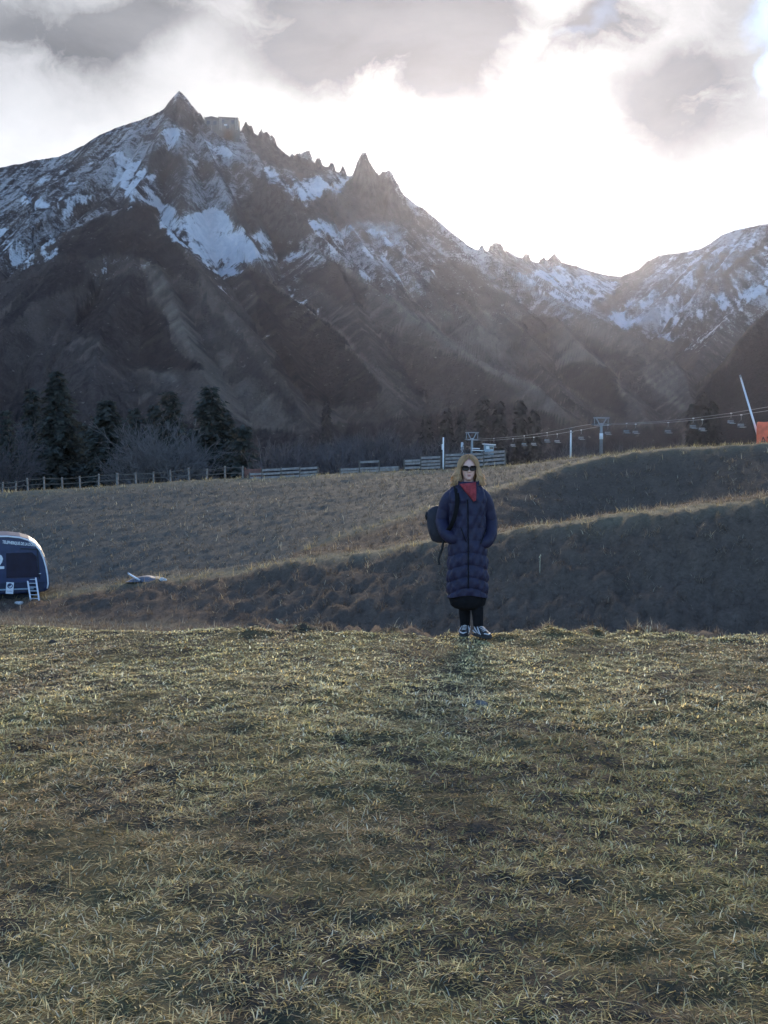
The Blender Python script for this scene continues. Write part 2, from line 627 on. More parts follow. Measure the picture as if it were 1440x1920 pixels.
mat_ground, t, bs = new_mat('grass_ground')
att = t.add('ShaderNodeAttribute', attribute_name='tint').outputs['Color']
oc = t.add('ShaderNodeTexCoord').outputs['Object']
n1 = t.noise(oc, 9.0, 6.0, 0.65)
n2 = t.noise(oc, 45.0, 4.0, 0.6)
v = t.math('MULTIPLY', t.math('ADD', 0.45, t.math('MULTIPLY', n1, 1.1)), t.math('ADD', 0.6, t.math('MULTIPLY', n2, 0.8)))
vc = t.add('ShaderNodeCombineXYZ')
for i in range(3):
    t.l.new(v, vc.inputs[i])
t.l.new(t.mix(1.0, att, vc.outputs[0], 'MULTIPLY'), bs.inputs['Base Color'])
bs.inputs['Roughness'].default_value = 0.95
bs.inputs['Specular IOR Level'].default_value = 0.02
bp = t.add('ShaderNodeBump')
bp.inputs['Strength'].default_value = 0.7
bp.inputs['Distance'].default_value = 0.05
t.l.new(t.math('ADD', n1, t.math('MULTIPLY', n2, 0.4)), bp.inputs['Height'])
t.l.new(bp.outputs[0], bs.inputs['Normal'])

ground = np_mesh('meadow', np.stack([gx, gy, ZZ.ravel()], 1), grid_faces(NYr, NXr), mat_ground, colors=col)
tag(ground, kind='structure')

# ground sheet behind and beside, out to the horizon
far_mat = simple_mat('far_field', (0.075, 0.07, 0.042), 0.95, var=0.4, scale=0.02, spec=0.1)
SZ = 3600.0
sheet_v, sheet_n = [], 41
gxs = np.linspace(-SZ, SZ, sheet_n)
gX, gY = np.meshgrid(gxs, gxs)
gZ = np.full(gX.shape, -12.0)
fo = np_mesh('ground', np.stack([gX.ravel(), gY.ravel(), gZ.ravel()], 1), grid_faces(sheet_n, sheet_n), far_mat)
tag(fo, kind='structure')
# the meadow's own continuation behind and to both sides of the camera
bx = np.linspace(-260, 260, 60)
by = np.concatenate([np.linspace(-160, -6.6, 30)])
bX, bY = np.meshgrid(bx, by)
bZ = near_z(bX, np.full(bX.shape, -6.5), rough=False) + 0.03 - 0.00008 * (bY + 6.5) ** 2 * 1.0 - 0.00012 * np.maximum(np.abs(bX) - 16, 0) ** 2
bo = np_mesh('field', np.stack([bX.ravel(), bY.ravel(), bZ.ravel()], 1), grid_faces(len(by), len(bx)), mat_ground,
             colors=np.tile(np.array([[0.1, 0.095, 0.05]]), (bX.size, 1)))
tag(bo, kind='structure')

# ------------------------------------------------------------------ mountains: a network of ridge lines, each a tent with ribbed flanks
# ridge points: (px, py, distance); k = steepness of the flanks
RIDGES = []


def ridge(pts, k=0.75, rib=1.0, steepcap=None, pale=0.0, rock=0.0):
    w_ = np.array([P(*q) for q in pts])
    RIDGES.append((w_, k, rib, steepcap, pale, rock))


CREST = [(-700, 420, 1750), (-300, 385, 1650), (-60, 335, 1580), (0, 315, 1560), (50, 304, 1550), (110, 293, 1540), (150, 276, 1530), (200, 250, 1520), (240, 232, 1510), (290, 212, 1500), (306, 204, 1500),
         (320, 186, 1500), (337, 171, 1500), (352, 184, 1502), (364, 206, 1505), (374, 224, 1510), (384, 230, 1510), (448, 244, 1520), (462, 246, 1525), (480, 252, 1530), (500, 262, 1535),
         (516, 268, 1540), (521, 279, 1545), (536, 299, 1550), (552, 301, 1560), (560, 297, 1562), (600, 309, 1575), (625, 320, 1585), (660, 332, 1600), (700, 340, 1620), (736, 348, 1640),
         (752, 372, 1670), (770, 402, 1690), (786, 412, 1710), (800, 431, 1730), (822, 434, 1760), (836, 436, 1770), (846, 454, 1790), (880, 466, 1840), (912, 471, 1900), (950, 471, 1950), (968, 480, 1980), (1006, 493, 2060),
         (1030, 486, 2100), (1060, 494, 2160), (1090, 503, 2230), (1130, 515, 2320), (1165, 519, 2380), (1198, 505, 2330), (1215, 490, 2280), (1237, 479, 2230), (1270, 475, 2180), (1312, 467, 2120), (1330, 456, 2090),
         (1352, 440, 2050), (1380, 431, 2020), (1440, 420, 1980), (1600, 385, 1900), (1900, 360, 1800), (2300, 380, 1700)]
ridge(CREST, 0.78, 1.0)
# pinnacles on the crest
ridge([(452, 244, 1523), (462, 232, 1523), (465, 238, 1524), (474, 243, 1526)], 1.9, 0.4, 34, rock=1)
ridge([(490, 254, 1530), (494, 242, 1531), (498, 252, 1531), (516, 262, 1536), (521, 274, 1540)], 1.9, 0.4, 34, rock=1)
ridge([(548, 292, 1558), (552, 295, 1558), (564, 293, 1560), (574, 284, 1562), (579, 284, 1563), (582, 300, 1565)], 2.0, 0.4, 30, rock=1)
ridge([(610, 309, 1580), (613, 310, 1580), (616, 308, 1582), (624, 310, 1583)], 2.4, 0.4, 24, rock=1)
ridge([(776, 404, 1711), (779, 396, 1712), (783, 401, 1713), (788, 412, 1714)], 2.2, 0.4, 30, rock=1)
ridge([(822, 433, 1763), (829, 428, 1765), (836, 429, 1766), (842, 446, 1770)], 2.0, 0.4, 24, rock=1)
ridge([(918, 463, 1922), (930, 454, 1930), (938, 460, 1932)], 1.5, 0.5, 40, rock=1)
ridge([(984, 477, 2010), (990, 480, 2012)], 1.6, 0.5, 30, rock=1)
ridge([(1030, 483, 2098), (1040, 477, 2100), (1048, 484, 2104)], 1.5, 0.5, 40, rock=1)
ridge([(1076, 496, 2180), (1079, 497, 2182)], 2.2, 0.5, 20, rock=1)
# summit cone and the buttresses below it
ridge([(337, 171, 1499), (330, 215, 1470), (318, 260, 1440), (305, 300, 1400)], 1.05, 0.8, rock=0.7)
ridge([(345, 290, 1440), (360, 330, 1390), (352, 372, 1345), (325, 392, 1310)], 0.95, 1.0, rock=0.8)
ridge([(448, 262, 1510), (455, 300, 1470), (440, 340, 1420), (420, 372, 1380), (395, 398, 1340)], 0.9, 1.2, rock=0.8)
ridge([(490, 318, 1450), (500, 350, 1420), (492, 400, 1375), (470, 440, 1330)], 1.2, 1.3, rock=1)
ridge([(510, 362, 1400), (545, 372, 1370), (566, 378, 1350), (574, 400, 1335), (572, 440, 1315)], 1.6, 1.2, 120, rock=1)
# the big rock massif with its tower
ridge([(655, 345, 1560), (664, 330, 1560), (672, 308, 1560), (682, 291, 1560), (688, 289, 1561), (696, 306, 1562), (705, 324, 1565), (713, 326, 1567), (731, 324, 1570), (738, 332, 1573), (740, 352, 1580), (750, 374, 1590), (768, 402, 1600), (790, 440, 1590)],
      1.9, 1.3, 190, rock=1)
ridge([(634, 356, 1554), (644, 342, 1555), (652, 336, 1556), (664, 332, 1557)], 1.2, 1.2, 80, rock=1)
ridge([(738, 334, 1572), (743, 342, 1576), (749, 356, 1582), (756, 372, 1590)], 1.3, 1.0, 70, rock=1)
ridge([(648, 356, 1558), (662, 338, 1557), (676, 318, 1558), (688, 300, 1560)], 1.35, 1.3, 90, rock=1)
ridge([(690, 318, 1558), (686, 350, 1535), (676, 388, 1500), (664, 416, 1475)], 1.5, 1.2, 80, rock=1)
ridge([(731, 330, 1566), (734, 356, 1545), (728, 392, 1510), (716, 418, 1485)], 1.5, 1.2, 80, rock=1)
ridge([(752, 376, 1600), (757, 368, 1602), (760, 380, 1606)], 1.7, 0.6, 30, rock=1)
ridge([(764, 396, 1640), (768, 390, 1642), (772, 400, 1646)], 1.7, 0.6, 26, rock=1)
ridge([(855, 459, 1800), (862, 455, 1806), (868, 463, 1812)], 1.5, 0.6, 22, rock=1)
ridge([(895, 468, 1870), (902, 462, 1876), (907, 470, 1884)], 1.5, 0.6, 22, rock=1)
ridge([(1014, 489, 2070), (1020, 483, 2076), (1025, 490, 2082)], 1.6, 0.6, 22, rock=1)
ridge([(502, 262, 1534), (508, 256, 1535), (514, 263, 1537)], 1.8, 0.5, 26, rock=1)
ridge([(590, 304, 1568), (595, 298, 1570), (599, 306, 1573)], 1.8, 0.5, 24, rock=1)
ridge([(636, 320, 1588), (642, 315, 1590), (648, 324, 1594)], 1.8, 0.5, 24, rock=1)
ridge([(600, 385, 1520), (612, 352, 1520), (619, 345, 1520), (628, 368, 1525), (640, 380, 1530)], 2.0, 1.0, 90, rock=1)
ridge([(576, 404, 1490), (590, 380, 1500), (600, 384, 1505)], 1.9, 0.9, 60, rock=1)
# spurs falling towards the valley
ridge([(-60, 600, 960), (0, 545, 1000), (50, 488, 1040), (110, 440, 1070), (175, 405, 1075), (215, 391, 1070), (245, 388, 1060), (280, 393, 1050), (300, 410, 1040), (335, 456, 1000), (380, 512, 955), (430, 572, 915), (480, 640, 870), (520, 700, 830), (560, 770, 790), (590, 820, 760)],
      0.80, 1.0, pale=0.2, rock=0.25)
ridge([(245, 390, 1050), (262, 440, 1020), (250, 505, 960), (215, 560, 910), (190, 640, 850), (170, 720, 790)], 0.72, 1.0, rock=0.4)
ridge([(262, 440, 1020), (320, 540, 930), (350, 620, 870), (380, 700, 810), (395, 760, 770)], 0.72, 1.0, pale=0.3)
ridge([(205, 362, 1200), (190, 385, 1160), (150, 420, 1110)], 0.85, 0.8)
ridge([(-200, 480, 1250), (-60, 470, 1150), (0, 500, 1060), (30, 560, 980), (40, 640, 900)], 0.75, 1.0)
ridge([(30, 345, 1420), (60, 390, 1300), (85, 440, 1200)], 0.78, 1.0)
ridge([(440, 470, 1200), (455, 500, 1110), (472, 505, 1090), (520, 537, 1050), (592, 592, 1000), (652, 652, 945), (702, 702, 890), (760, 772, 830), (800, 832, 780)], 0.74, 1.0, pale=0.25)
ridge([(470, 508, 1085), (500, 580, 1000), (540, 660, 920), (590, 750, 840)], 0.70, 1.0)
ridge([(575, 440, 1300), (600, 478, 1215), (645, 500, 1180), (692, 531, 1140), (722, 552, 1110), (815, 620, 1040), (880, 665, 985), (940, 700, 930), (1015, 725, 880), (1060, 770, 820)], 0.72, 1.0, pale=0.6)
ridge([(625, 490, 1190), (660, 560, 1100), (690, 640, 1000), (720, 720, 900)], 0.70, 1.0)
ridge([(760, 430, 1600), (775, 480, 1500), (790, 530, 1400), (850, 570, 1300), (900, 610, 1200)], 0.74, 1.2, rock=0.2)
ridge([(860, 462, 1800), (890, 484, 1730), (932, 506, 1660), (1010, 549, 1540), (1043, 563, 1500), (1109, 591, 1420), (1166, 617, 1350), (1213, 643, 1280), (1270, 680, 1190), (1296, 740, 1080), (1310, 800, 960)],
      0.74, 1.1, pale=0.3)
ridge([(932, 508, 1650), (960, 570, 1480), (1000, 600, 1400), (1042, 592, 1380), (1075, 635, 1280), (1105, 664, 1220), (1180, 742, 1060), (1220, 795, 960)], 0.74, 1.1, pale=0.4)
ridge([(880, 500, 1680), (900, 560, 1500), (960, 640, 1300), (1010, 680, 1200), (1080, 760, 1000)], 0.72, 1.1)
# far bowl and the snowy mountain on the right
ridge([(1196, 508, 2330), (1175, 525, 2260), (1145, 560, 2180), (1118, 590, 2100), (1105, 620, 2020)], 0.85, 1.1, rock=0.3)
ridge([(1040, 480, 2095), (1035, 520, 2020), (1050, 560, 1950)], 0.85, 1.0)
ridge([(1100, 510, 2260), (1090, 545, 2160), (1095, 580, 2060)], 0.8, 1.0)
ridge([(1237, 480, 2225), (1268, 515, 2140), (1292, 548, 2060), (1276, 600, 1960), (1250, 650, 1850)], 0.82, 1.1, rock=0.3)
ridge([(1312, 470, 2110), (1335, 520, 2000), (1330, 570, 1900), (1310, 620, 1800)], 0.80, 1.1)
ridge([(1480, 420, 1900), (1440, 437, 1860), (1400, 478, 1820), (1366, 510, 1790), (1320, 527, 1780)], 0.95, 1.0, rock=0.6)
ridge([(1520, 480, 1620), (1440, 517, 1600), (1400, 552, 1580), (1370, 584, 1560), (1340, 625, 1500), (1310, 665, 1420), (1292, 710, 1320)], 0.80, 1.1, rock=0.2)
# dark wooded flank at the right
ridge([(1900, 400, 1150), (1600, 470, 1150), (1480, 545, 1140), (1440, 578, 1130), (1412, 606, 1120), (1380, 655, 1090), (1345, 705, 1060), (1310, 755, 1020), (1288, 810, 960)], 1.0, 1.0)
ridge([(1450, 600, 1110), (1475, 680, 960), (1520, 760, 820), (1580, 830, 720)], 0.85, 1.0)


def mountain_height(x, y):
    shp = x.shape
    x, y = x.ravel(), y.ravel()
    wx = x + 3.5 * perlin(x / 60, y / 60) + 1.2 * perlin(x / 21, y / 21)
    wy = y + 5 * perlin(x / 60 + 9, y / 60) + 2.0 * perlin(x / 21, y / 21 + 5)
    H = np.full(x.shape, -1e4)
    S = np.zeros(x.shape)
    D = np.full(x.shape, 1e4)
    RB = np.ones(x.shape)
    PL = np.zeros(x.shape)
    RK = np.zeros(x.shape)
    off = 0.0
    for ri, (w_, k, rib, cap, pale, rock) in enumerate(RIDGES):
        for a, b_ in zip(w_[:-1], w_[1:]):
            ab = b_[:2] - a[:2]
            L = float(np.hypot(*ab)) + 1e-6
            reach = max(a[2], b_[2]) / k + 60 if cap is None else cap / k + 30
            cx, cy = (a[0] + b_[0]) / 2, (a[1] + b_[1]) / 2
            sel = np.nonzero((np.abs(wx - cx) < reach + L / 2) & (np.abs(wy - cy) < reach + L / 2))[0]
            if len(sel) == 0:
                off += L
                continue
            rx, ry = wx[sel] - a[0], wy[sel] - a[1]
            t0 = (rx * ab[0] + ry * ab[1]) / (L * L)
            tt = np.clip(t0, 0, 1)
            over = np.abs(t0 - tt) * L
            pd = np.abs(rx * ab[1] - ry * ab[0]) / L
            dd = np.hypot(pd, over)
            # tent with a slightly concave flank
            fall = k * pd * (1.0 + 0.25 * np.exp(-pd / 60.0)) - 0.00012 * pd * pd * (k < 1) + (1.5 if k < 1 else 1.25 * k) * over
            h = a[2] + (b_[2] - a[2]) * tt - fall
            if cap is not None:
                h = np.where(fall > cap, -1e4, h)
            up = h > H[sel]
            q = sel[up]
            H[q] = h[up]
            S[q] = off + tt[up] * L
            D[q] = dd[up]
            RB[q] = rib
            PL[q] = pale
            RK[q] = rock
            off += L
        off += 377.0
    # ribs and gullies that run down the flanks
    amp = sstep(D, 6, 110)
    r1 = fbm(S / 72.0, D / 300.0 + S / 900, 3, ridged=True)
    r2 = fbm(S / 26.0 + 40, D / 120.0, 3, ridged=True)
    H = H + RB * (amp * 15 * (r1 - 0.25) + sstep(D, 3, 40) * 4.5 * (r2 - 0.25))
    crag = fbm(x / 15.0, y / 15.0, 4, gain=0.6, ridged=True)
    H = H + (1.2 + 8.5 * RK) * (crag - 0.25)
    H = H + 2.2 * fbm(x / 30.0 + 5, y / 30.0, 3) * sstep(D, 2, 20)
    floor = -7.0 + 0.02 * np.maximum(y - 200, 0) * 0 + 4 * fbm(x / 90.0, y / 90.0, 3)
    H = np.where(H > floor + 14, H, floor + 14 * np.exp(np.minimum((H - floor - 14) / 14.0, 0.0)) - 14 * np.exp(-0.0) * 0)
    # blend: far below the floor the exponential tends to the floor itself
    st_ = fbm(S / 8.5, D / 75.0 + S / 300, 4)
    return [q.reshape(shp) for q in (H, S, D, PL, RK, amp * r1, st_)]


def px_t(a, b_, n):
    return (np.linspace(a, b_, n)[:-1] - 720) / FPX


mta = np.concatenate([np.linspace(-0.95, -0.40, 45)[:-1], px_t(-80, 280, 120), px_t(280, 870, 440), px_t(870, 1110, 140), px_t(1110, 1520, 136), np.linspace(0.40, 0.95, 45)])
crx = np.array([P(*q) for q in CREST])
tcr = crx[:, 0] / crx[:, 1]
cr_d = np.interp(mta, tcr, crx[:, 1])
vfront = np.concatenate([np.linspace(0, 0.925, 265)[:-1], np.linspace(0.925, 1.0, 105)])
back = np.array([12, 30, 60, 110, 200, 340, 520, 760])
MY = np.concatenate([200 + (cr_d[None, :] + 14 - 200) * vfront[:, None], cr_d[None, :] + 14 + back[:, None]])
MX = MY * mta[None, :]
MH, MS, MD, MPL, MRK, MRIB, MST = mountain_height(MX, MY)
MH[0, :] -= 6
mx, my, mz = MX.ravel(), MY.ravel(), MH.ravel()
mpx, mpy = proj(mx, my, mz)


def paint(items, soft=5.0, jit=1.0):
    """patches of cover: outlines measured on the photograph, laid on the slopes they belong to, with frayed edges"""
    acc = np.zeros(mpx.shape)
    jx = jit * (11 * perlin(mx / 42, mz / 30) + 7 * perlin(mx / 17, mz / 12) + 4 * perlin(mx / 7, mz / 5))
    jy = jit * (9 * perlin(mx / 42 + 30, mz / 30) + 6 * perlin(mx / 17 + 7, mz / 12) + 4 * perlin(mx / 7 + 3, mz / 5))
    qx, qy = mpx + jx, mpy + jy
    for amt, pts in items:
        p = np.array(pts, dtype=float)
        sel = np.nonzero((qx > p[:, 0].min() - 12) & (qx < p[:, 0].max() + 12) & (qy > p[:, 1].min() - 12) & (qy < p[:, 1].max() + 12))[0]
        x_, y_ = qx[sel], qy[sel]
        ins = np.zeros(len(sel), dtype=bool)
        dist = np.full(len(sel), 1e9)
        for (x1, y1), (x2, y2) in zip(p, np.roll(p, -1, axis=0)):
            cr = ((y1 > y_) != (y2 > y_)) & (x_ < (x2 - x1) * (y_ - y1) / (y2 - y1 + 1e-9) + x1)
            ins ^= cr
            L2 = (x2 - x1) ** 2 + (y2 - y1) ** 2 + 1e-9
            t_ = np.clip(((x_ - x1) * (x2 - x1) + (y_ - y1) * (y2 - y1)) / L2, 0, 1)
            dist = np.minimum(dist, np.hypot(x_ - x1 - t_ * (x2 - x1), y_ - y1 - t_ * (y2 - y1)))
        sd = np.where(ins, dist, -dist)
        acc[sel] = np.maximum(acc[sel], amt * sstep(sd, -soft, soft))
    return acc


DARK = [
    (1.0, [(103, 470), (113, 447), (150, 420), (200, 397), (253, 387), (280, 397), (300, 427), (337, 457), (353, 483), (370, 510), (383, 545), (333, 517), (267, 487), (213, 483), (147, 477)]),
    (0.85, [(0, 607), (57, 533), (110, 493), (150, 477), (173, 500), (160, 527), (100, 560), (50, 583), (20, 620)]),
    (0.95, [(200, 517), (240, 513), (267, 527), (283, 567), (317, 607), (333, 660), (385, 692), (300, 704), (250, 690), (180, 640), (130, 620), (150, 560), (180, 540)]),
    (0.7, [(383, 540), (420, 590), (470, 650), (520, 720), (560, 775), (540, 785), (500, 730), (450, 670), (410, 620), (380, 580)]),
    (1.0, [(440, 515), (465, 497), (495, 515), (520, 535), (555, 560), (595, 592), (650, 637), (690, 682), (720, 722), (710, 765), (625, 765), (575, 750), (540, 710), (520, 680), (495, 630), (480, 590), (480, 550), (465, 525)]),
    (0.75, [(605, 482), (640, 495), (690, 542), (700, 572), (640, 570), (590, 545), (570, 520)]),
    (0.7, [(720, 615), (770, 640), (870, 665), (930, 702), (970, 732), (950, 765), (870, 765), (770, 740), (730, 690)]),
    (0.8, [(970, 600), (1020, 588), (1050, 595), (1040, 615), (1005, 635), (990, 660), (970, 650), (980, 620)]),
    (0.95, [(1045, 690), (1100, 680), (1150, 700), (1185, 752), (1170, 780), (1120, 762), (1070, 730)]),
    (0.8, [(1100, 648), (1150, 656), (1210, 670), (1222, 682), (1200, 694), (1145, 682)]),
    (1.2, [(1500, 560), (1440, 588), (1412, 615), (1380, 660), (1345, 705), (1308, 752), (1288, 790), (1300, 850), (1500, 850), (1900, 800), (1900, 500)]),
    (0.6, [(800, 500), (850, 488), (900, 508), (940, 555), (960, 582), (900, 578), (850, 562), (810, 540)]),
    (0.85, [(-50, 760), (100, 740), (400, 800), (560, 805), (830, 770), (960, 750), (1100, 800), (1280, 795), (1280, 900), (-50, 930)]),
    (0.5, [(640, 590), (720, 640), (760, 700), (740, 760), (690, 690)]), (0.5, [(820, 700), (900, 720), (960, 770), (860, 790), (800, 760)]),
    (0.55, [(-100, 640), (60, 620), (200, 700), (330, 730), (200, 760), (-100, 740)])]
SNOW = [
    (0.95, [(203, 297), (233, 287), (253, 307), (287, 317), (320, 313), (300, 337), (297, 353), (310, 363), (317, 393), (360, 397), (417, 387), (433, 407), (443, 433), (480, 450), (480, 487), (453, 500), (433, 520), (400, 513), (373, 477), (333, 453), (300, 423), (280, 393), (243, 387), (227, 357), (213, 337)]),
    (0.74, [(440, 420), (475, 433), (506, 444), (548, 454), (575, 468), (603, 479), (568, 492), (523, 500), (513, 489), (464, 485)]),
    (0.9, [(495, 312), (527, 329), (554, 333), (575, 326), (603, 326), (648, 340), (634, 367), (617, 347), (600, 367), (582, 388), (568, 374), (547, 367), (527, 354), (506, 350)]),
    (0.92, [(573, 407), (603, 413), (655, 420), (679, 420), (655, 444), (652, 465), (617, 475), (600, 454), (575, 423)]),
    (0.8, [(665, 496), (690, 503), (714, 513), (777, 527), (742, 534), (707, 527), (679, 513)]),
    (0.55, [(690, 420), (730, 425), (740, 480), (720, 500), (690, 480), (650, 480), (660, 440)]),
    (0.45, [(740, 430), (800, 470), (830, 520), (780, 520), (740, 480)]),
    (0.85, [(313, 233), (337, 233), (343, 250), (330, 273), (313, 280), (307, 263)]),
    (0.66, [(353, 283), (383, 262), (430, 273), (443, 287), (400, 300), (367, 327), (343, 337), (337, 327)]),
    (0.88, [(33, 380), (63, 363), (83, 370), (113, 370), (157, 367), (180, 370), (147, 393), (123, 410), (113, 387), (50, 387)]),
    (0.75, [(113, 350), (160, 333), (157, 347), (123, 353)]), (0.6, [(60, 345), (110, 318), (200, 285), (150, 310), (90, 345)]),
    (0.85, [(-40, 415), (0, 425), (33, 433), (50, 460), (67, 477), (53, 497), (30, 500), (0, 465), (-40, 450)]),
    (0.8, [(77, 430), (110, 430), (104, 452), (80, 467), (70, 450)]), (0.6, [(40, 507), (73, 477), (103, 457), (107, 473), (67, 503)]),
    (0.58, [(183, 493), (227, 493), (187, 520)]), (0.45, [(100, 570), (150, 555), (140, 580), (110, 590)]),
    (0.62, [(375, 478), (400, 514), (440, 570), (500, 640), (470, 610), (420, 560)]), (0.6, [(535, 520), (560, 550), (600, 590), (590, 592), (550, 560)]), (0.7, [(480, 455), (510, 480), (520, 500), (500, 490)]),
    (0.8, [(930, 506), (982, 511), (1039, 500), (1090, 516), (1166, 525), (1152, 544), (1119, 572), (1109, 591), (1081, 577), (1043, 563), (1015, 544), (972, 525)]),
    (0.56, [(1128, 587), (1213, 525), (1240, 488), (1310, 476), (1352, 450), (1440, 430), (1700, 380), (1700, 520), (1440, 560), (1364, 605), (1312, 662), (1260, 645), (1200, 632), (1150, 612)]),
    (0.92, [(1125, 590), (1165, 582), (1190, 600), (1178, 622), (1145, 614)]), (1.05, [(1341, 545), (1355, 553), (1370, 591), (1360, 600), (1345, 568)]),
    (0.85, [(1374, 590), (1405, 540), (1440, 505), (1470, 490), (1470, 530), (1421, 560)]), (0.9, [(1280, 500), (1300, 520), (1320, 545), (1300, 535)]), (0.85, [(1230, 590), (1260, 585), (1290, 600), (1300, 620), (1260, 615)])]
ROCK = [
    (1.0, [(573, 404), (600, 374), (617, 345), (629, 369), (645, 347), (662, 329), (686, 286), (704, 326), (728, 327), (740, 357), (765, 388), (780, 416), (770, 437), (728, 413), (690, 416), (638, 420), (603, 412)]),
    (1.0, [(492, 308), (502, 350), (527, 354), (551, 374), (560, 366), (570, 378), (570, 423), (565, 454), (547, 447), (499, 437), (475, 437), (440, 420), (436, 388), (475, 360)]),
    (0.45, [(297, 337), (333, 330), (400, 320), (443, 300), (480, 287), (485, 373), (433, 407), (417, 383), (350, 403), (320, 400), (313, 367)]),
    (0.9, [(280, 300), (303, 273), (330, 293), (317, 313), (287, 313)]),
    (1.0, [(448, 236), (462, 225), (494, 234), (520, 262), (574, 278), (625, 300), (480, 248), (520, 268), (540, 298), (600, 308), (660, 332), (620, 324), (540, 320), (500, 308), (470, 282)]),
    (0.7, [(300, 210), (337, 168), (376, 226), (345, 236), (320, 235)]), (0.7, [(215, 372), (240, 388), (180, 396), (150, 404), (180, 380)]),
    (0.7, [(1115, 592), (1165, 530), (1200, 498), (1235, 478), (1228, 510), (1190, 545), (1150, 580)]), (0.9, [(1315, 527), (1366, 508), (1400, 476), (1440, 434), (1440, 448), (1400, 492), (1366, 520)]),
    (0.6, [(900, 470), (930, 452), (960, 478), (1040, 476), (1090, 503), (1040, 498), (960, 494)]), (0.6, [(772, 405), (786, 404), (840, 436), (850, 460), (800, 450)])]
PALE = [
    (1.0, [(600, 477), (640, 490), (695, 530), (692, 536), (640, 500)]), (1.0, [(718, 545), (760, 572), (815, 612), (878, 655), (940, 695), (1015, 722), (1010, 733), (930, 708), (870, 672), (800, 620), (740, 575)]),
    (0.9, [(500, 520), (540, 545), (590, 582), (650, 630), (700, 680), (760, 750), (740, 740), (690, 685), (640, 635), (580, 590), (530, 550)]),
    (0.7, [(265, 490), (300, 510), (330, 570), (350, 610), (400, 680), (440, 760), (420, 770), (370, 690), (320, 610), (290, 560)]),
    (0.65, [(365, 500), (400, 545), (440, 610), (490, 670), (470, 670), (410, 610), (375, 560)]),
    (0.6, [(400, 640), (450, 690), (520, 760), (560, 810), (480, 820), (420, 760)]), (0.8, [(245, 684), (300, 700), (340, 712), (330, 716), (270, 700)]),
    (0.9, [(1098, 655), (1140, 690), (1182, 738), (1174, 742), (1130, 700)]), (0.9, [(1200, 690), (1250, 730), (1295, 766), (1280, 770), (1225, 735)]),
    (0.6, [(830, 590), (900, 570), (960, 640), (940, 670), (870, 640)]), (0.55, [(1040, 640), (1090, 640), (1110, 680), (1060, 690)]), (0.5, [(1060, 590), (1110, 600), (1200, 650), (1160, 655), (1090, 620)]),
    (0.5, [(1180, 660), (1260, 690), (1280, 740), (1230, 720)]), (0.5, [(110, 300), (250, 235), (300, 215), (260, 245), (150, 305)])]
wood_shade_p = paint([DARK[10]], 6)  # right flank: woodland, with its shade painted into the same mask
snow_p = paint(SNOW, 11)
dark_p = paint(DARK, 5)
pale_p = paint(PALE, 4, 0.6)
rock_p = paint(ROCK, 4, 0.7)
rib = MRIB.ravel()
has0 = 1.0
pale_p = pale_p * np.clip(0.70 + 1.0 * MST.ravel(), 0, 1)
streak = MST.ravel()
gulley = np.clip(0.35 - rib, 0, 1)
has = (snow_p > 0.05)
sn = np.clip(snow_p * (0.74 + 0.25 * gulley) + has * (0.65 * streak + 0.45 * fbm(mx / 10, mz / 7, 3) + 0.5 * fbm(mx / 38, mz / 24, 3)), 0, 1.15)
sn = sn * (1 - 0.55 * np.clip(rock_p, 0, 1))
# light dusting high up: in gullies and on ledges, in broad drifts
dust = sstep(mz, 110, 260) * np.clip(0.60 + 0.50 * fbm(mx / 75, mz / 55, 4) + 0.55 * streak + 0.25 * fbm(mx / 14, mz / 10, 3) + 0.25 * (gulley - 0.3), 0, 1) * (1 - 0.8 * np.clip(dark_p, 0, 1)) * (1 - 0.88 * np.clip(rock_p, 0, 1) ** 2)

mat_mtn, t, bs = new_mat('mountain_side')
a_s = t.add('ShaderNodeAttribute', attribute_name='snow').outputs['Fac']
a_d = t.add('ShaderNodeAttribute', attribute_name='scrub').outputs['Fac']
a_p = t.add('ShaderNodeAttribute', attribute_name='straw').outputs['Fac']
a_r = t.add('ShaderNodeAttribute', attribute_name='rock').outputs['Fac']
oc = t.add('ShaderNodeTexCoord').outputs['Object']
geo = t.add('ShaderNodeNewGeometry')
nz = t.add('ShaderNodeSeparateXYZ')
t.l.new(geo.outputs['Normal'], nz.inputs[0])
nA = t.noise(oc, 0.022, 6.0, 0.6)
nB = t.noise(oc, 0.11, 6.0, 0.65)
nC = t.noise(oc, 0.45, 5.0, 0.7)
st = t.vmath('MULTIPLY', oc, (0.10, 0.10, 0.36))
nD = t.noise(st, 1.0, 5.0, 0.65, 0.5)       # terraces across the slope
grass = t.mix(t.ramp(nA, 0.38, 0.62), (0.056, 0.046, 0.044), (0.098, 0.080, 0.073))
grass = t.mix(t.ramp(nB, 0.42, 0.64, 0, 0.85), grass, (0.060, 0.046, 0.040))
grass = t.mix(t.math('MULTIPLY', a_p, 0.85), grass, (0.24, 0.20, 0.16))
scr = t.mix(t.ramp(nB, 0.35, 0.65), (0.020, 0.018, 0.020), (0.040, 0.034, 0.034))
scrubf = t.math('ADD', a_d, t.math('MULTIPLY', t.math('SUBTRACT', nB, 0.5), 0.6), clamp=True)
a_g = t.add('ShaderNodeAttribute', attribute_name='gully').outputs['Fac']
a_t = t.add('ShaderNodeAttribute', attribute_name='streak').outputs['Fac']
grass = t.mix(t.ramp(a_g, 0.35, 0.9, 0, 0.75), grass, (0.040, 0.033, 0.032))
grass = t.mix(t.ramp(a_t, 0.05, 0.40, 0, 0.55), grass, (0.20, 0.165, 0.135))
grass = t.mix(t.ramp(a_t, -0.08, -0.40, 0, 0.55), grass, (0.045, 0.036, 0.034))
scr = t.mix(t.ramp(a_t, 0.05, 0.40, 0, 0.45), scr, (0.085, 0.07, 0.06))
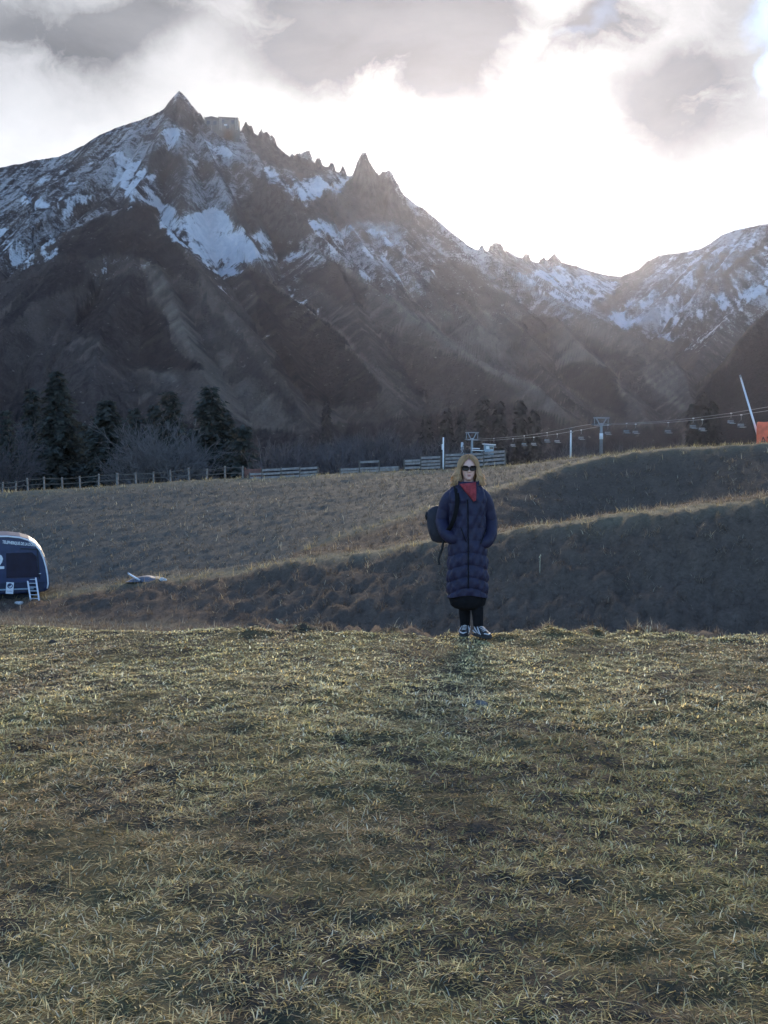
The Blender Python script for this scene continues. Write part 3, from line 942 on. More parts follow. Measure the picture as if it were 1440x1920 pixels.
base = t.mix(t.ramp(scrubf, 0.25, 0.75), grass, scr)
nR = t.noise(t.vmath('MULTIPLY', oc, (0.16, 0.16, 0.035)), 1.0, 5.0, 0.65, 0.4)   # upright fissures
rockc = t.mix(t.ramp(nR, 0.35, 0.65), (0.022, 0.020, 0.021), (0.088, 0.078, 0.077))
rockf = t.math('ADD', t.math('MULTIPLY', a_r, 0.9), t.ramp(nz.outputs[2], 0.52, 0.34), clamp=True)
base = t.mix(t.math('MULTIPLY', rockf, t.ramp(nC, 0.15, 0.40)), base, rockc)
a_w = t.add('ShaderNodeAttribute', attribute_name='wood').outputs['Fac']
base = t.mix(t.math('MULTIPLY', a_w, 0.9), base, t.mix(t.ramp(nC, 0.3, 0.7), (0.012, 0.013, 0.017), (0.026, 0.026, 0.029)))  # near-black woodland tone, stands in for shade on the flank
spk = t.ramp(t.noise(oc, 0.22, 2.0, 0.5), 0.69, 0.75)
base = t.mix(t.math('MULTIPLY', spk, t.math('SUBTRACT', 0.32, t.math('MULTIPLY', a_w, 0.32))), base, (0.30, 0.28, 0.25))
sv = t.math('ADD', a_s, t.math('ADD', t.math('MULTIPLY', t.math('SUBTRACT', nB, 0.5), 0.75), t.math('MULTIPLY', t.math('SUBTRACT', nC, 0.5), 0.9)))
snowf = t.ramp(sv, 0.40, 0.72)
a_u = t.add('ShaderNodeAttribute', attribute_name='dust').outputs['Fac']
dv = t.math('ADD', a_u, t.math('ADD', t.math('MULTIPLY', t.math('SUBTRACT', nB, 0.5), 1.7), t.math('MULTIPLY', t.math('SUBTRACT', nC, 0.5), 1.6)))
dustf = t.ramp(dv, 0.40, 0.90, 0.0, 0.50)
snowf = t.math('MAXIMUM', snowf, dustf)
snowf = t.math('MULTIPLY', snowf, t.ramp(nz.outputs[2], 0.22, 0.48))
snowc = t.mix(t.ramp(nB, 0.3, 0.7), (0.58, 0.61, 0.66), (0.74, 0.75, 0.78))
mod = t.math('ADD', 0.35, t.math('ADD', t.math('MULTIPLY', nC, 0.75), t.math('MULTIPLY', nB, 0.55)))
mv = t.add('ShaderNodeCombineXYZ')
for i in range(3):
    t.l.new(mod, mv.inputs[i])
base = t.mix(1.0, base, mv.outputs[0], 'MULTIPLY')
base = t.mix(t.math('MULTIPLY', snowf, 0.86), base, snowc)
t.l.new(base, bs.inputs['Base Color'])
bs.inputs['Roughness'].default_value = 0.95
bs.inputs['Specular IOR Level'].default_value = 0.0
bp = t.add('ShaderNodeBump')
bp.inputs['Strength'].default_value = 1.0
bp.inputs['Distance'].default_value = 6.0
t.l.new(t.math('ADD', nB, t.math('MULTIPLY', nC, 0.5)), bp.inputs['Height'])
t.l.new(bp.outputs[0], bs.inputs['Normal'])

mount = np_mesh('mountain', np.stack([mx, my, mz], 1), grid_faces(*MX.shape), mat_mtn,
                extra={'wood': np.clip(wood_shade_p, 0, 1), 'snow': sn, 'dust': dust, 'gully': gulley, 'streak': streak, 'scrub': np.clip(dark_p * (0.80 + 0.45 * streak) + 0.16 * has0 * streak, 0, 1.2), 'straw': np.clip(np.maximum(pale_p, 0.7 * MPL.ravel() * sstep(MD.ravel(), 12, 3)), 0, 1), 'rock': np.clip(np.maximum(MRK.ravel(), rock_p), 0, 1)})
tag(mount, kind='structure')

# ------------------------------------------------------------------ thin haze in the valley air
bm = MB().box((0, 1300, 290), (3900, 3700, 610))
mat_haze = bpy.data.materials.new('haze')
mat_haze.use_nodes = True
ht = NT(mat_haze.node_tree)
ht.n.clear()
pv = ht.add('ShaderNodeVolumePrincipled')
pv.inputs['Color'].default_value = (0.76, 0.79, 1.0, 1)
pv.inputs['Density'].default_value = 0.000018
pv.inputs['Anisotropy'].default_value = 0.81
om = ht.add('ShaderNodeOutputMaterial')
ht.l.new(pv.outputs[0], om.inputs['Volume'])
haze = bm.build('haze', mat_haze)
tag(haze, kind='stuff')


# ------------------------------------------------------------------ grass: matted winter blades on the meadow, tussocks on the banks
mat_grass = bpy.data.materials.new('dry_grass')
mat_grass.use_nodes = True
t = NT(mat_grass.node_tree)
t.n.clear()
att = t.add('ShaderNodeAttribute', attribute_name='tint').outputs['Color']
df_ = t.add('ShaderNodeBsdfDiffuse')
tr_ = t.add('ShaderNodeBsdfTranslucent')
t.l.new(att, df_.inputs[0])
t.l.new(t.mix(1.0, att, (1.0, 0.95, 0.72), 'MULTIPLY'), tr_.inputs[0])
ms = t.add('ShaderNodeMixShader')
ms.inputs[0].default_value = 0.34
t.l.new(df_.outputs[0], ms.inputs[1])
t.l.new(tr_.outputs[0], ms.inputs[2])
mo = t.add('ShaderNodeOutputMaterial')
t.l.new(ms.outputs[0], mo.inputs[0])

STRAW = np.array([0.58, 0.47, 0.25])
PALE_ST = np.array([0.58, 0.53, 0.40])
GREEN = np.array([0.19, 0.19, 0.075])
OLIVE = np.array([0.44, 0.375, 0.175])
RUSSET = np.array([0.37, 0.25, 0.155])
DARKG = np.array([0.04, 0.042, 0.026])


def blades(name, x, y, length, width, lean, azim, colour, segs=2, curl=0.6):
    """one mesh of curved, tapering blades rooted on the ground"""
    n = len(x)
    z = near_z(x, y) - 0.003
    dx, dy = np.cos(azim), np.sin(azim)
    # blade across-direction
    ax, ay = -dy, dx
    V = np.zeros((n, 2 * segs + 1, 3), dtype=np.float32)
    for i in range(segs + 1):
        f = i / segs
        th = lean + curl * f * f                 # bends over towards its tip
        hor = length * f * np.sin(lean + curl * f * 0.5)
        ver = length * f * np.cos(lean + curl * f * 0.5)
        wv_ = width * 0.5 * (1 - f * 0.75)
        cx, cy, cz = x + dx * hor, y + dy * hor, z + np.maximum(ver, 0.003 * f)
        if i < segs:
            V[:, 2 * i, :] = np.stack([cx - ax * wv_, cy - ay * wv_, cz], 1)
            V[:, 2 * i + 1, :] = np.stack([cx + ax * wv_, cy + ay * wv_, cz], 1)
        else:
            V[:, 2 * segs, :] = np.stack([cx, cy, cz], 1)
    base = (np.arange(n) * (2 * segs + 1))[:, None]
    quads = [base + np.array([[2 * i, 2 * i + 1, 2 * i + 3, 2 * i + 2]]) for i in range(segs - 1)]
    tris = base + np.array([[2 * segs - 2, 2 * segs - 1, 2 * segs]])
    c = np.repeat(colour, 2 * segs + 1, axis=0).reshape(n, 2 * segs + 1, 3).copy()
    c[:, :2, :] *= 0.75
    fl = ([np.concatenate(quads)] if quads else []) + [tris]
    o = np_mesh(name, V.reshape(-1, 3), fl, mat_grass, None, True, colors=c.reshape(-1, 3))
    return tag(o, kind='stuff')


def mixc(a, b_, f):
    return a * (1 - f[:, None]) + b_ * f[:, None]


def meadow_points(n):
    # more per square metre close by, as the eye resolves them
    d = rng.uniform(2.2, 12.6, n * 2)
    x, y = rng.uniform(-1, 1, n * 2) * (0.40 * d + 1.4), d
    u = np.clip(720 + FPX * x / np.maximum(y, 5), -900, 2600)
    dc_, _ = line_dz(L_CREST, u)
    ok = y < dc_ + 0.5
    return x[ok][:n], y[ok][:n]


NB = 365000
# tufts: roots scattered first, blades gathered round them and falling outwards
px_, py_ = meadow_points(24000)
cl = rng.integers(0, len(px_), NB)
csize = rng.uniform(0.55, 1.5, len(px_))[cl]
spread = (0.024 + 0.0042 * py_[cl]) * csize
ox, oy = rng.normal(0, 1, (2, NB)) * spread
x, y = px_[cl] + ox, py_[cl] + oy
pa_, pb_, pc_ = patch_noise(x, y)
bare = fbm(x * 1.5 + 31, y * 0.8 + 2, 4) * 0.5 + 0.5
keep = rng.uniform(0, 1, NB) < 0.72 + 0.28 * sstep(bare, 0.32, 0.50)
x, y, cl, ox, oy, csize, spread = [q[keep] for q in (x, y, cl, ox, oy, csize, spread)]
pa_, pb_, pc_, bare = pa_[keep], pb_[keep], pc_[keep], bare[keep]
n = len(x)
clr = rng.uniform(0, 1, len(px_))[cl]
clg = rng.uniform(0, 1, len(px_))[cl]
cla = rng.normal(0.3, 1.3, len(px_))[cl]
r1, r2, r3 = rng.uniform(0, 1, (3, n))
dry_lit = np.clip(sstep(pa_, 0.36, 0.64) * 0.7 + 0.55 * (clr - 0.30) + 0.35 * sstep(y, 5.5, 9.0), 0, 1)  # dry tufts, plus a distance term that paints the far grass brighter
c = mixc(np.tile(OLIVE, (n, 1)), np.tile(STRAW, (n, 1)), np.clip(dry_lit + 0.3 * (r1 - 0.4), 0, 1))
c = mixc(c, np.tile(GREEN, (n, 1)), np.clip((clg > 0.74) * 0.6 + (r2 < 0.15) * 0.5, 0, 0.85))
c = mixc(c, np.tile(RUSSET, (n, 1)), sstep(pc_ + 0.2 * (clg - 0.5), 0.50, 0.66) * (r3 < 0.75) * 0.8)
c = mixc(c, np.tile(PALE_ST, (n, 1)), (r3 > 0.88) * 0.8)
c = mixc(c, np.tile(DARKG, (n, 1)), (r2 > 0.82) * 0.6)
c *= (0.75 + 0.8 * r1)[:, None] * (0.60 + 0.40 * sstep(bare, 0.30, 0.54))[:, None] * (0.75 + 0.5 * clr)[:, None] * (1.05 + 0.75 * sstep(y, 4.5, 9.0))[:, None]  # last factor puts extra brightness into far blades, in place of light
L = (0.022 + 0.036 * r2 ** 1.4) * (0.65 + 0.45 * csize) * (0.75 + 0.5 * bare) * (1 - 0.35 * sstep(y, 6.5, 9.5))
W = (0.0030 + 0.0022 * r1) * np.clip(y / 3.6, 1.0, 2.7)
rad_ = np.hypot(ox, oy) / spread
lean = np.clip(0.62 + 0.40 * rad_ + 0.28 * rng.normal(0, 1, n), 0.05, 1.45)
az = np.arctan2(oy, ox) + rng.normal(0, 0.5, n)
az = np.where(r3 < 0.35, cla + rng.normal(0, 0.5, n), az)
blades('grass', x, y, L, W, lean, az, c, 2, 0.9)

# flattened thatch between the tufts
NT_ = 75000
x, y = meadow_points(NT_)
n = len(x)
pa_, pb_, pc_ = patch_noise(x, y)
r1, r2, r3 = rng.uniform(0, 1, (3, n))
c = mixc(np.tile(OLIVE * 0.72, (n, 1)), np.tile(STRAW * 0.85, (n, 1)), sstep(pa_ + 0.3 * (r1 - 0.5), 0.35, 0.65))
c = mixc(c, np.tile(RUSSET * 0.75, (n, 1)), (r3 < 0.25) * 0.8)
c *= (0.5 + 0.9 * r2)[:, None]
blades('thatch', x, y, 0.035 + 0.055 * r1, (0.0035 + 0.003 * r2) * np.clip(y / 3.8, 1, 2.6), np.clip(1.38 + 0.16 * rng.normal(0, 1, n), 0.9, 1.56), rng.uniform(0, 6.28, n), c, 2, 0.15)

# longer dry stalks here and there
nS = 1500
x, y = meadow_points(nS)
r1, r2 = rng.uniform(0, 1, (2, len(x)))
c = mixc(np.tile(STRAW, (len(x), 1)), np.tile(PALE_ST, (len(x), 1)), r1)
blades('dry_stalks', x, y, 0.05 + 0.07 * r2, 0.0022 * np.clip(y / 3.4, 1, 2.5), np.clip(0.8 + 0.4 * rng.normal(0, 1, len(x)), 0, 1.5), rng.uniform(0, 6.28, len(x)), c * 0.9, 3, 0.5)

# banks and hill
NK = 165000
d = 10.2 + 55 * rng.uniform(0, 1, NK * 2) ** 1.6
tt_ = rng.uniform(-0.50, 0.50, NK * 2)
x, y = tt_ * d, d
dc, df, dt, dr, dh, u = ground_colour(x, y)
ok = (y > dc + 0.3) & (y < dh + 2.0)
x, y = x[ok][:NK], y[ok][:NK]
# gather into tussocks
gx_, gy_ = np.round(x / 0.5 + perlin(x * 0.7, y * 0.7)), np.round(y / 0.7 + perlin(x * 0.7 + 9, y * 0.7))
h_ = (np.sin(gx_ * 127.1 + gy_ * 311.7) * 43758.5453) % 1.0
x = x + (gx_ * 0.5 - x) * 0.45 * (h_ > 0.3)
y = y + (gy_ * 0.7 - y) * 0.45 * (h_ > 0.3)
dc, df, dt, dr, dh, u = ground_colour(x, y)
n = len(x)
r1, r2, r3 = rng.uniform(0, 1, (3, n))
isC = ((y > dt + 1.0) & ((u < 545) | (y > dr + 0.4)))
lip = np.maximum(np.exp(-((y - dt - 0.3) / 0.7) ** 2), np.maximum(0.8 * np.exp(-((y - dr - 0.3) / 0.8) ** 2) * (u > 560), 0.8 * np.exp(-((y - dh) / 2.0) ** 2)))
onbank = (~isC).astype(float)
pa_, pb_, pc_ = patch_noise(x * 0.6, y * 0.6)
cb_ = np.array([0.190, 0.145, 0.112])
cs_ = np.array([0.150, 0.133, 0.116])
c = mixc(np.tile(cs_, (n, 1)), np.tile(cb_, (n, 1)), onbank)
c = mixc(c, np.tile(PALE_ST, (n, 1)), (r3 > 0.86) * 0.6)
c = mixc(c, np.tile(STRAW, (n, 1)) * 0.8, np.clip(lip, 0, 1) * 0.85)
c = mixc(c, np.tile(RUSSET * 0.6, (n, 1)), sstep(pc_, 0.55, 0.7) * (r2 < 0.5) * 0.6)
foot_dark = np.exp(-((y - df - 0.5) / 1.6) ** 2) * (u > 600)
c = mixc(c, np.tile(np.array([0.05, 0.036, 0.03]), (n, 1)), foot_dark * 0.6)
c *= (0.5 + 0.9 * r1)[:, None] * (0.45 + 1.0 * h_)[:, None][:n]
bl = (0.10 + 0.13 * r2) * (0.6 + 0.8 * h_[:n]) * np.clip(y / 26, 0.55, 1.25)
bw = 0.007 * np.clip(y / 20, 0.6, 3.0) * (0.7 + 0.6 * r1)
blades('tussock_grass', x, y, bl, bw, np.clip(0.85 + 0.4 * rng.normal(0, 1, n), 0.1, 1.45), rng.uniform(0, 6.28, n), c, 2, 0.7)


# ------------------------------------------------------------------ materials of the built things
M_navy = simple_mat('navy_paint', (0.014, 0.026, 0.076), 0.40, var=0.18, scale=6, spec=0.5)
M_navy_dark = simple_mat('dark_navy_paint', (0.012, 0.018, 0.045), 0.5, var=0.2, scale=8)
M_glass = simple_mat('dark_glass', (0.010, 0.016, 0.036), 0.14, var=0.2, scale=3, spec=0.6)
M_seat = simple_mat('pale_seat_slats', (0.36, 0.37, 0.39), 0.6, var=0.1)
M_white = simple_mat('white_paint', (0.66, 0.68, 0.71), 0.5, var=0.06, scale=12)
M_alu = simple_mat('aluminium', (0.62, 0.65, 0.70), 0.42, 0.55, var=0.08, scale=20)
M_steel = simple_mat('galvanised_steel', (0.24, 0.255, 0.28), 0.55, 0.5, var=0.15, scale=8)
M_darksteel = simple_mat('dark_steel', (0.05, 0.055, 0.065), 0.55, 0.4, var=0.2, scale=12)
M_bluesteel = simple_mat('blue_grey_steel', (0.24, 0.31, 0.37), 0.6, 0.2, var=0.15, scale=8)
M_wood = simple_mat('weathered_wood', (0.18, 0.165, 0.155), 0.85, var=0.28, scale=5, bump=0.3)
M_wood_post = simple_mat('grey_post_wood', (0.15, 0.14, 0.135), 0.9, var=0.3, scale=5)
M_wood_dark = simple_mat('dark_wood', (0.10, 0.088, 0.078), 0.9, var=0.3, scale=5, bump=0.3)
M_wood_red = simple_mat('red_brown_wood', (0.13, 0.065, 0.055), 0.85, var=0.3, scale=4, bump=0.3)
M_orange = simple_mat('orange_mat', (0.66, 0.135, 0.065), 0.6, var=0.22, scale=3, bump=0.2)
M_black = simple_mat('black_rubber', (0.012, 0.012, 0.014), 0.7, var=0.2, scale=20)
M_concrete = simple_mat('concrete', (0.28, 0.265, 0.25), 0.9, var=0.25, scale=0.3, bump=0.2)
M_concrete_dark = simple_mat('dark_concrete', (0.10, 0.095, 0.09), 0.9, var=0.3, scale=0.3)
M_tarp = simple_mat('blue_grey_tarp', (0.065, 0.08, 0.11), 0.6, var=0.25, scale=4, bump=0.3)
M_stone = simple_mat('grey_stone', (0.11, 0.105, 0.10), 0.9, var=0.35, scale=14, bump=0.5)
M_palestone = simple_mat('pale_stone', (0.48, 0.47, 0.45), 0.9, var=0.2, scale=14, bump=0.4)
M_soil = simple_mat('dark_soil', (0.035, 0.028, 0.022), 0.95, var=0.4, scale=30, bump=0.6)


def gz(x, y):
    return float(near_z(np.array([x]), np.array([y]))[0])


def text_mesh(name, body, size, mat, parent, loc, rot, extrude=0.004, align='CENTER', bold=0.0):
    cu = bpy.data.curves.new(name + '_curve', 'FONT')
    cu.body = body
    cu.size = size
    cu.extrude = extrude
    cu.offset = bold
    cu.align_x = align
    cu.align_y = 'CENTER'
    cu.resolution_u = 2
    tmp = bpy.data.objects.new(name + '_tmp', cu)
    COL.objects.link(tmp)
    bpy.context.view_layer.update()
    me = bpy.data.meshes.new_from_object(tmp.evaluated_get(bpy.context.evaluated_depsgraph_get()))
    bpy.data.objects.remove(tmp)
    bpy.data.curves.remove(cu)
    me.materials.clear()
    me.materials.append(mat)
    o = bpy.data.objects.new(name, me)
    o.parent = parent
    o.location = loc
    o.rotation_euler = rot
    COL.objects.link(o)
    return o


# ------------------------------------------------------------------ old cable car cabin on the terrace at the left
CY = 34.6
sc_ = CY / FPX
c_base = P(-9, 1126, CY)
cabin = empty('cable_car_cabin', tuple(c_base), 'navy blue rounded old cable car cabin with white trim standing on the terrace', 'cable car cabin', rz=R(20))
half = np.array([(0, 2.13), (0.45, 2.12), (0.80, 2.075), (1.08, 1.98), (1.30, 1.83), (1.46, 1.62), (1.57, 1.36), (1.65, 1.05), (1.70, 0.72), (1.715, 0.46), (1.68, 0.30), (1.55, 0.22), (1.2, 0.19), (0.6, 0.18), (0, 0.18)])
full = np.concatenate([half, half[-2:0:-1] * np.array([-1, 1])])
ctr = np.array([0, 1.12])


def outline(s, y):
    q = ctr + (full - ctr) * s
    return np.stack([q[:, 0], np.full(len(q), y), q[:, 1]], 1)[::-1]


MB().rings([outline(0.93, 0.0), outline(0.975, 0.02), outline(1.0, 0.10), outline(1.012, 0.8), outline(1.012, 1.4), outline(1.0, 2.1), outline(0.96, 2.25), outline(0.86, 2.32)]).build('body', M_navy, cabin)
arc = half[:11]
arc2 = np.concatenate([arc[::-1] * np.array([-1, 1]), arc[1:]])
q = ctr + (arc2 - ctr) * 0.965
MB().tube([(a, -0.012, b_) for a, b_ in q], 0.028, 6).build('trim', M_white, cabin, True)


def pane(name, pts, y, th, mat, parent):
    p = np.array(pts, dtype=float)
    r0 = np.stack([p[:, 0], np.full(len(p), y), p[:, 1]], 1)
    r1_ = r0 + np.array([0, th, 0])
    return MB().rings([r0, r1_]).build(name, mat, parent)


pane('window', [(0.36, 0.72), (0.36, 1.54), (1.16, 1.54), (1.30, 1.40), (1.36, 0.72)], -0.012, 0.02, M_glass, cabin)
pane('window', [(-0.36, 0.72), (-1.36, 0.72), (-1.30, 1.40), (-1.16, 1.54), (-0.36, 1.54)], -0.012, 0.02, M_glass, cabin)
wv_ = MB()
wv_.beam((1.385, -0.012, 0.66), (1.33, -0.012, 1.62), 0.03, 0.03)
wv_.beam((0.80, -0.012, 1.675), (1.345, -0.012, 1.635), 0.03, 0.03)
wv_.build('door_seam', M_black, cabin)
MB().box((1.40, -0.03, 0.83), (0.07, 0.04, 0.02), bev=0.005).build('door_handle', M_alu, cabin)
pane('lower_panel', [(-1.50, 0.24), (-1.56, 0.56), (1.56, 0.56), (1.50, 0.24)], -0.010, 0.02, M_navy_dark, cabin)
MB().box((0.35, -0.012, 0.345), (1.7, 0.03, 0.05), bev=0.005).build('bumper_strip', M_bluesteel, cabin)
lt = text_mesh('lettering', 'TELEPHERIQUE DE LA DORE', 0.135, M_white, cabin, (0.76, -0.020, 1.845), (R(90), R(7.0), 0), 0.004, bold=0.004)
lt.scale = (0.60, 1, 1)
text_mesh('number', '2', 0.66, M_white, cabin, (0.14, -0.020, 1.24), (R(90), 0, 0), 0.006, bold=0.012)
MB().box((0, 1.15, 0.12), (2.5, 1.7, 0.34), bev=0.05).build('underbody', M_black, cabin)
for sx in (-1.0, 1.0):
    MB().box((sx, 1.1, -0.04), (0.22, 1.9, 0.26), bev=0.02).build('skid', M_darksteel, cabin)
plate = MB().box((0, 0, 0), (0.235, 0.012, 0.38), bev=0.004).build('sign_plate', M_white, cabin)
plate.location = (0.455, -0.06, 0.395)
plate.rotation_euler = (0, R(5), 0)
dk = MB()
th_ = np.linspace(0, 2 * np.pi, 25)[:-1]
dk.rings([np.stack([0.085 * np.cos(th_), np.full(24, -0.0095), 0.075 + 0.085 * np.sin(th_)], 1), np.stack([0.085 * np.cos(th_), np.full(24, -0.006), 0.075 + 0.085 * np.sin(th_)], 1)])
dk.build('emblem', M_navy, plate)
sw = np.array([(0.045, 0.13), (0.035, 0.085), (0.0, 0.055), (-0.05, 0.045), (-0.02, 0.020), (0.03, 0.022), (0.058, 0.06)])
pane('emblem_wave', sw, -0.0125, 0.003, M_white, plate)
MB().box((0, -0.007, -0.10), (0.15, 0.002, 0.03)).build('print_line', simple_mat('pale_grey_print', (0.45, 0.47, 0.52), 0.6), plate)

# ladder leaning on it
lad = empty('ladder', tuple(P(66, 1126, 34.75)), 'short white aluminium ladder leaning against the blue cabin', 'ladder')
top_o = (P(59.5, 1083, 35.0) - P(66, 1126, 34.75))
for sx in (-0.15, 0.13):
    m = MB().beam((sx, 0, 0), (sx + top_o[0], top_o[1], top_o[2]), 0.05, 0.03, 0.004)
    m.build('rail', M_alu, lad)
for i in range(6):
    f = 0.08 + 0.84 * i / 5
    MB().tube([(-0.15 + top_o[0] * f, top_o[1] * f, top_o[2] * f), (0.13 + top_o[0] * f, top_o[1] * f, top_o[2] * f)], 0.014, 6).build('rung', M_alu, lad)

# white pipe and tarp beside the terrace edge
tb = P(275, 1094, 33.8)
tarp = MB()
gxv, gyv = np.meshgrid(np.linspace(-0.62, 0.75, 22), np.linspace(-0.3, 0.6, 12))
hz = 0.05 + 0.10 * np.exp(-((gxv + 0.05) / 0.45) ** 2) * np.exp(-((gyv - 0.15) / 0.35) ** 2) + 0.03 * perlin(gxv * 5, gyv * 5)
edge = np.minimum.reduce([sstep(gxv, -0.62, -0.40), sstep(gxv, 0.75, 0.55), sstep(gyv, -0.3, -0.1), sstep(gyv, 0.6, 0.45)])
tarp.raw(np.stack([gxv.ravel(), gyv.ravel(), (hz * edge - 0.02).ravel()], 1), grid_faces(12, 22))
tobj = tarp.build('tarpaulin', M_tarp, None, True)
tobj.location = (tb[0], tb[1], gz(tb[0], tb[1]))
tag(tobj, 'low blue grey tarpaulin heaped on the terrace edge beside the white pipe', 'tarpaulin')
pa0, pa1 = P(241, 1075.5, 33.7), P(262, 1088, 33.5)
pip = empty('pipe', tuple(pa1), 'short white pipe propped at a slant over the blue grey tarpaulin', 'pipe')
MB().tube([(0, 0, 0), tuple(pa0 - pa1)], 0.028, 10).build('tube', M_white, pip, True)
MB().tube([tuple((pa0 - pa1) * 1.0), tuple((pa0 - pa1) * 1.06)], 0.036, 10).build('end_collar', M_steel, pip, True)
dleg = np.array(pa1)
MB().beam((0.02, 0.02, 0.0), (0.05, 0.05, gz(pa1[0], pa1[1]) - pa1[2] - 0.05), 0.03, 0.03).build('prop', M_darksteel, pip)


def lump(name, px, py, d, size, mat, label, cat, group=None, seed=0, sink=0.3, on_ground=True):
    bm = bmesh.new()
    bmesh.ops.create_icosphere(bm, subdivisions=3, radius=1.0)
    v = np.array([q.co[:] for q in bm.verts])
    f = [[q.index for q in fc.verts] for fc in bm.faces]
    bm.free()
    r = 1 + 0.28 * perlin(v[:, 0] * 1.4 + seed, v[:, 1] * 1.4 + v[:, 2]) + 0.12 * perlin(v[:, 0] * 4 + seed, v[:, 2] * 4)
    v = v * r[:, None] * np.array(size)
    o = np_mesh(name, v, np.array(f), mat, None, False)
    p = P(px, py, d)
    z = gz(p[0], p[1]) if on_ground else p[2]
    o.location = (p[0], p[1], z + size[2] * (1 - 2 * sink) * 0.6)
    return tag(o, label, cat, group)


lump('stone', 305, 1091, 33.0, (0.13, 0.1, 0.1), M_palestone, 'small white stone on the terrace edge right of the tarpaulin', 'stone', seed=3)
lump('stone', 36, 1128, 34.0, (0.16, 0.1, 0.07), M_palestone, 'pale flat stone on the ground in front of the blue cabin', 'stone', seed=9)
lump('stone', 902, 1308, 7.15, (0.050, 0.04, 0.032), M_stone, 'grey stone lying in the meadow grass below the woman', 'stone', seed=5)
lump('soil_clod', 98, 1192, 10.25, (0.040, 0.03, 0.026), M_soil, 'small dark clod of earth on the meadow at the left', 'clod', seed=7)


# dead plant stems
def weed(px, py, d, h, label, n=5, spread=0.25, seed=0, mat=None, seeds=True):
    r_ = np.random.default_rng(seed)
    p = P(px, py, d)
    o = empty('dead_weed', (p[0], p[1], gz(p[0], p[1]) - 0.02), label, 'weed')
    for i in range(n):
        a = r_.uniform(0, 6.28)
        l = h * r_.uniform(0.6, 1.0)
        s_ = spread * l * r_.uniform(0.2, 1)
        pts = [(0, 0, 0), (s_ * 0.3 * math.cos(a), s_ * 0.3 * math.sin(a), l * 0.5), (s_ * math.cos(a), s_ * math.sin(a), l)]
        sto = MB().tube(pts, [0.0014 * d / 6, 0.0012 * d / 6, 0.0007 * d / 6], 4).build('stem', mat or M_wood_dark, o)
        if seeds:
            MB().tube([pts[2], (pts[2][0], pts[2][1], pts[2][2] + 0.06 * h + 0.01)], [0.004 * d / 6, 0.002 * d / 6], 5).build('seed_head', mat or M_wood_dark, sto)
    return o


M_straw = simple_mat('dry_straw', (0.42, 0.37, 0.25), 0.9, var=0.3, scale=30)
weed(880, 1213, 9.0, 0.13, 'thin dark dead stem standing in the meadow just below the shoes', 3, 0.2, 1)
weed(528, 1176, 22.5, 0.32, 'pale dry weed at the foot of the dark bank left of the woman', 7, 0.6, 2, M_straw)
weed(1012, 1108, 24.0, 0.55, 'tall thin pale dead stalk on the dark bank right of the woman', 2, 0.06, 3, M_straw)
weed(1215, 1196, 9.9, 0.10, 'low pale dry weed at the right of the meadow edge', 8, 0.7, 5, M_straw)


# ------------------------------------------------------------------ fences along the hill crest
def crest_pt(px, off=0.6):
    """a spot just behind the hill crest at this bearing"""
    d, z = line_dz(L_HILL, np.array([px]))
    y = float(d[0]) + off
    x = (px - 720) / FPX * y
    return x, y, gz(x, y)


fence = empty('post_fence', crest_pt(250), 'long low fence of thin wooden posts and two rails in front of the dark trees', 'fence')
fo_ = np.array(fence.location)
fposts = [-60, -28, 5, 30, 52, 83, 117, 150, 185, 220, 255, 288, 320, 354, 388, 422, 455]
tops = []
for px in fposts:
    x, y, z = crest_pt(px, 1.0)
    hgt_ = P(px, np.interp(px, L_HILL[:, 0], L_HILL[:, 2]) - 23 - 2 * math.sin(px), y)[2] - z
    tops.append((x, y, z, hgt_))
    wdt = 0.14 if px == 220 else 0.085
    MB().box((x - fo_[0], y - fo_[1], z - fo_[2] + hgt_ / 2 - 0.2), (wdt, 0.09, hgt_ + 0.4), Matrix.Rotation(R(2.5 * math.sin(px * 3)), 3, 'Y'), 0.01).build('post', M_wood_post, fence)
for (a, b_) in zip(tops[:-1], tops[1:]):
    for f in (0.45, 0.86):
        MB().beam((a[0] - fo_[0], a[1] - fo_[1] - 0.05, a[2] - fo_[2] + a[3] * f), (b_[0] - fo_[0], b_[1] - fo_[1] - 0.05, b_[2] - fo_[2] + b_[3] * f), 0.03, 0.035).build('rail', M_wood_dark, fence)


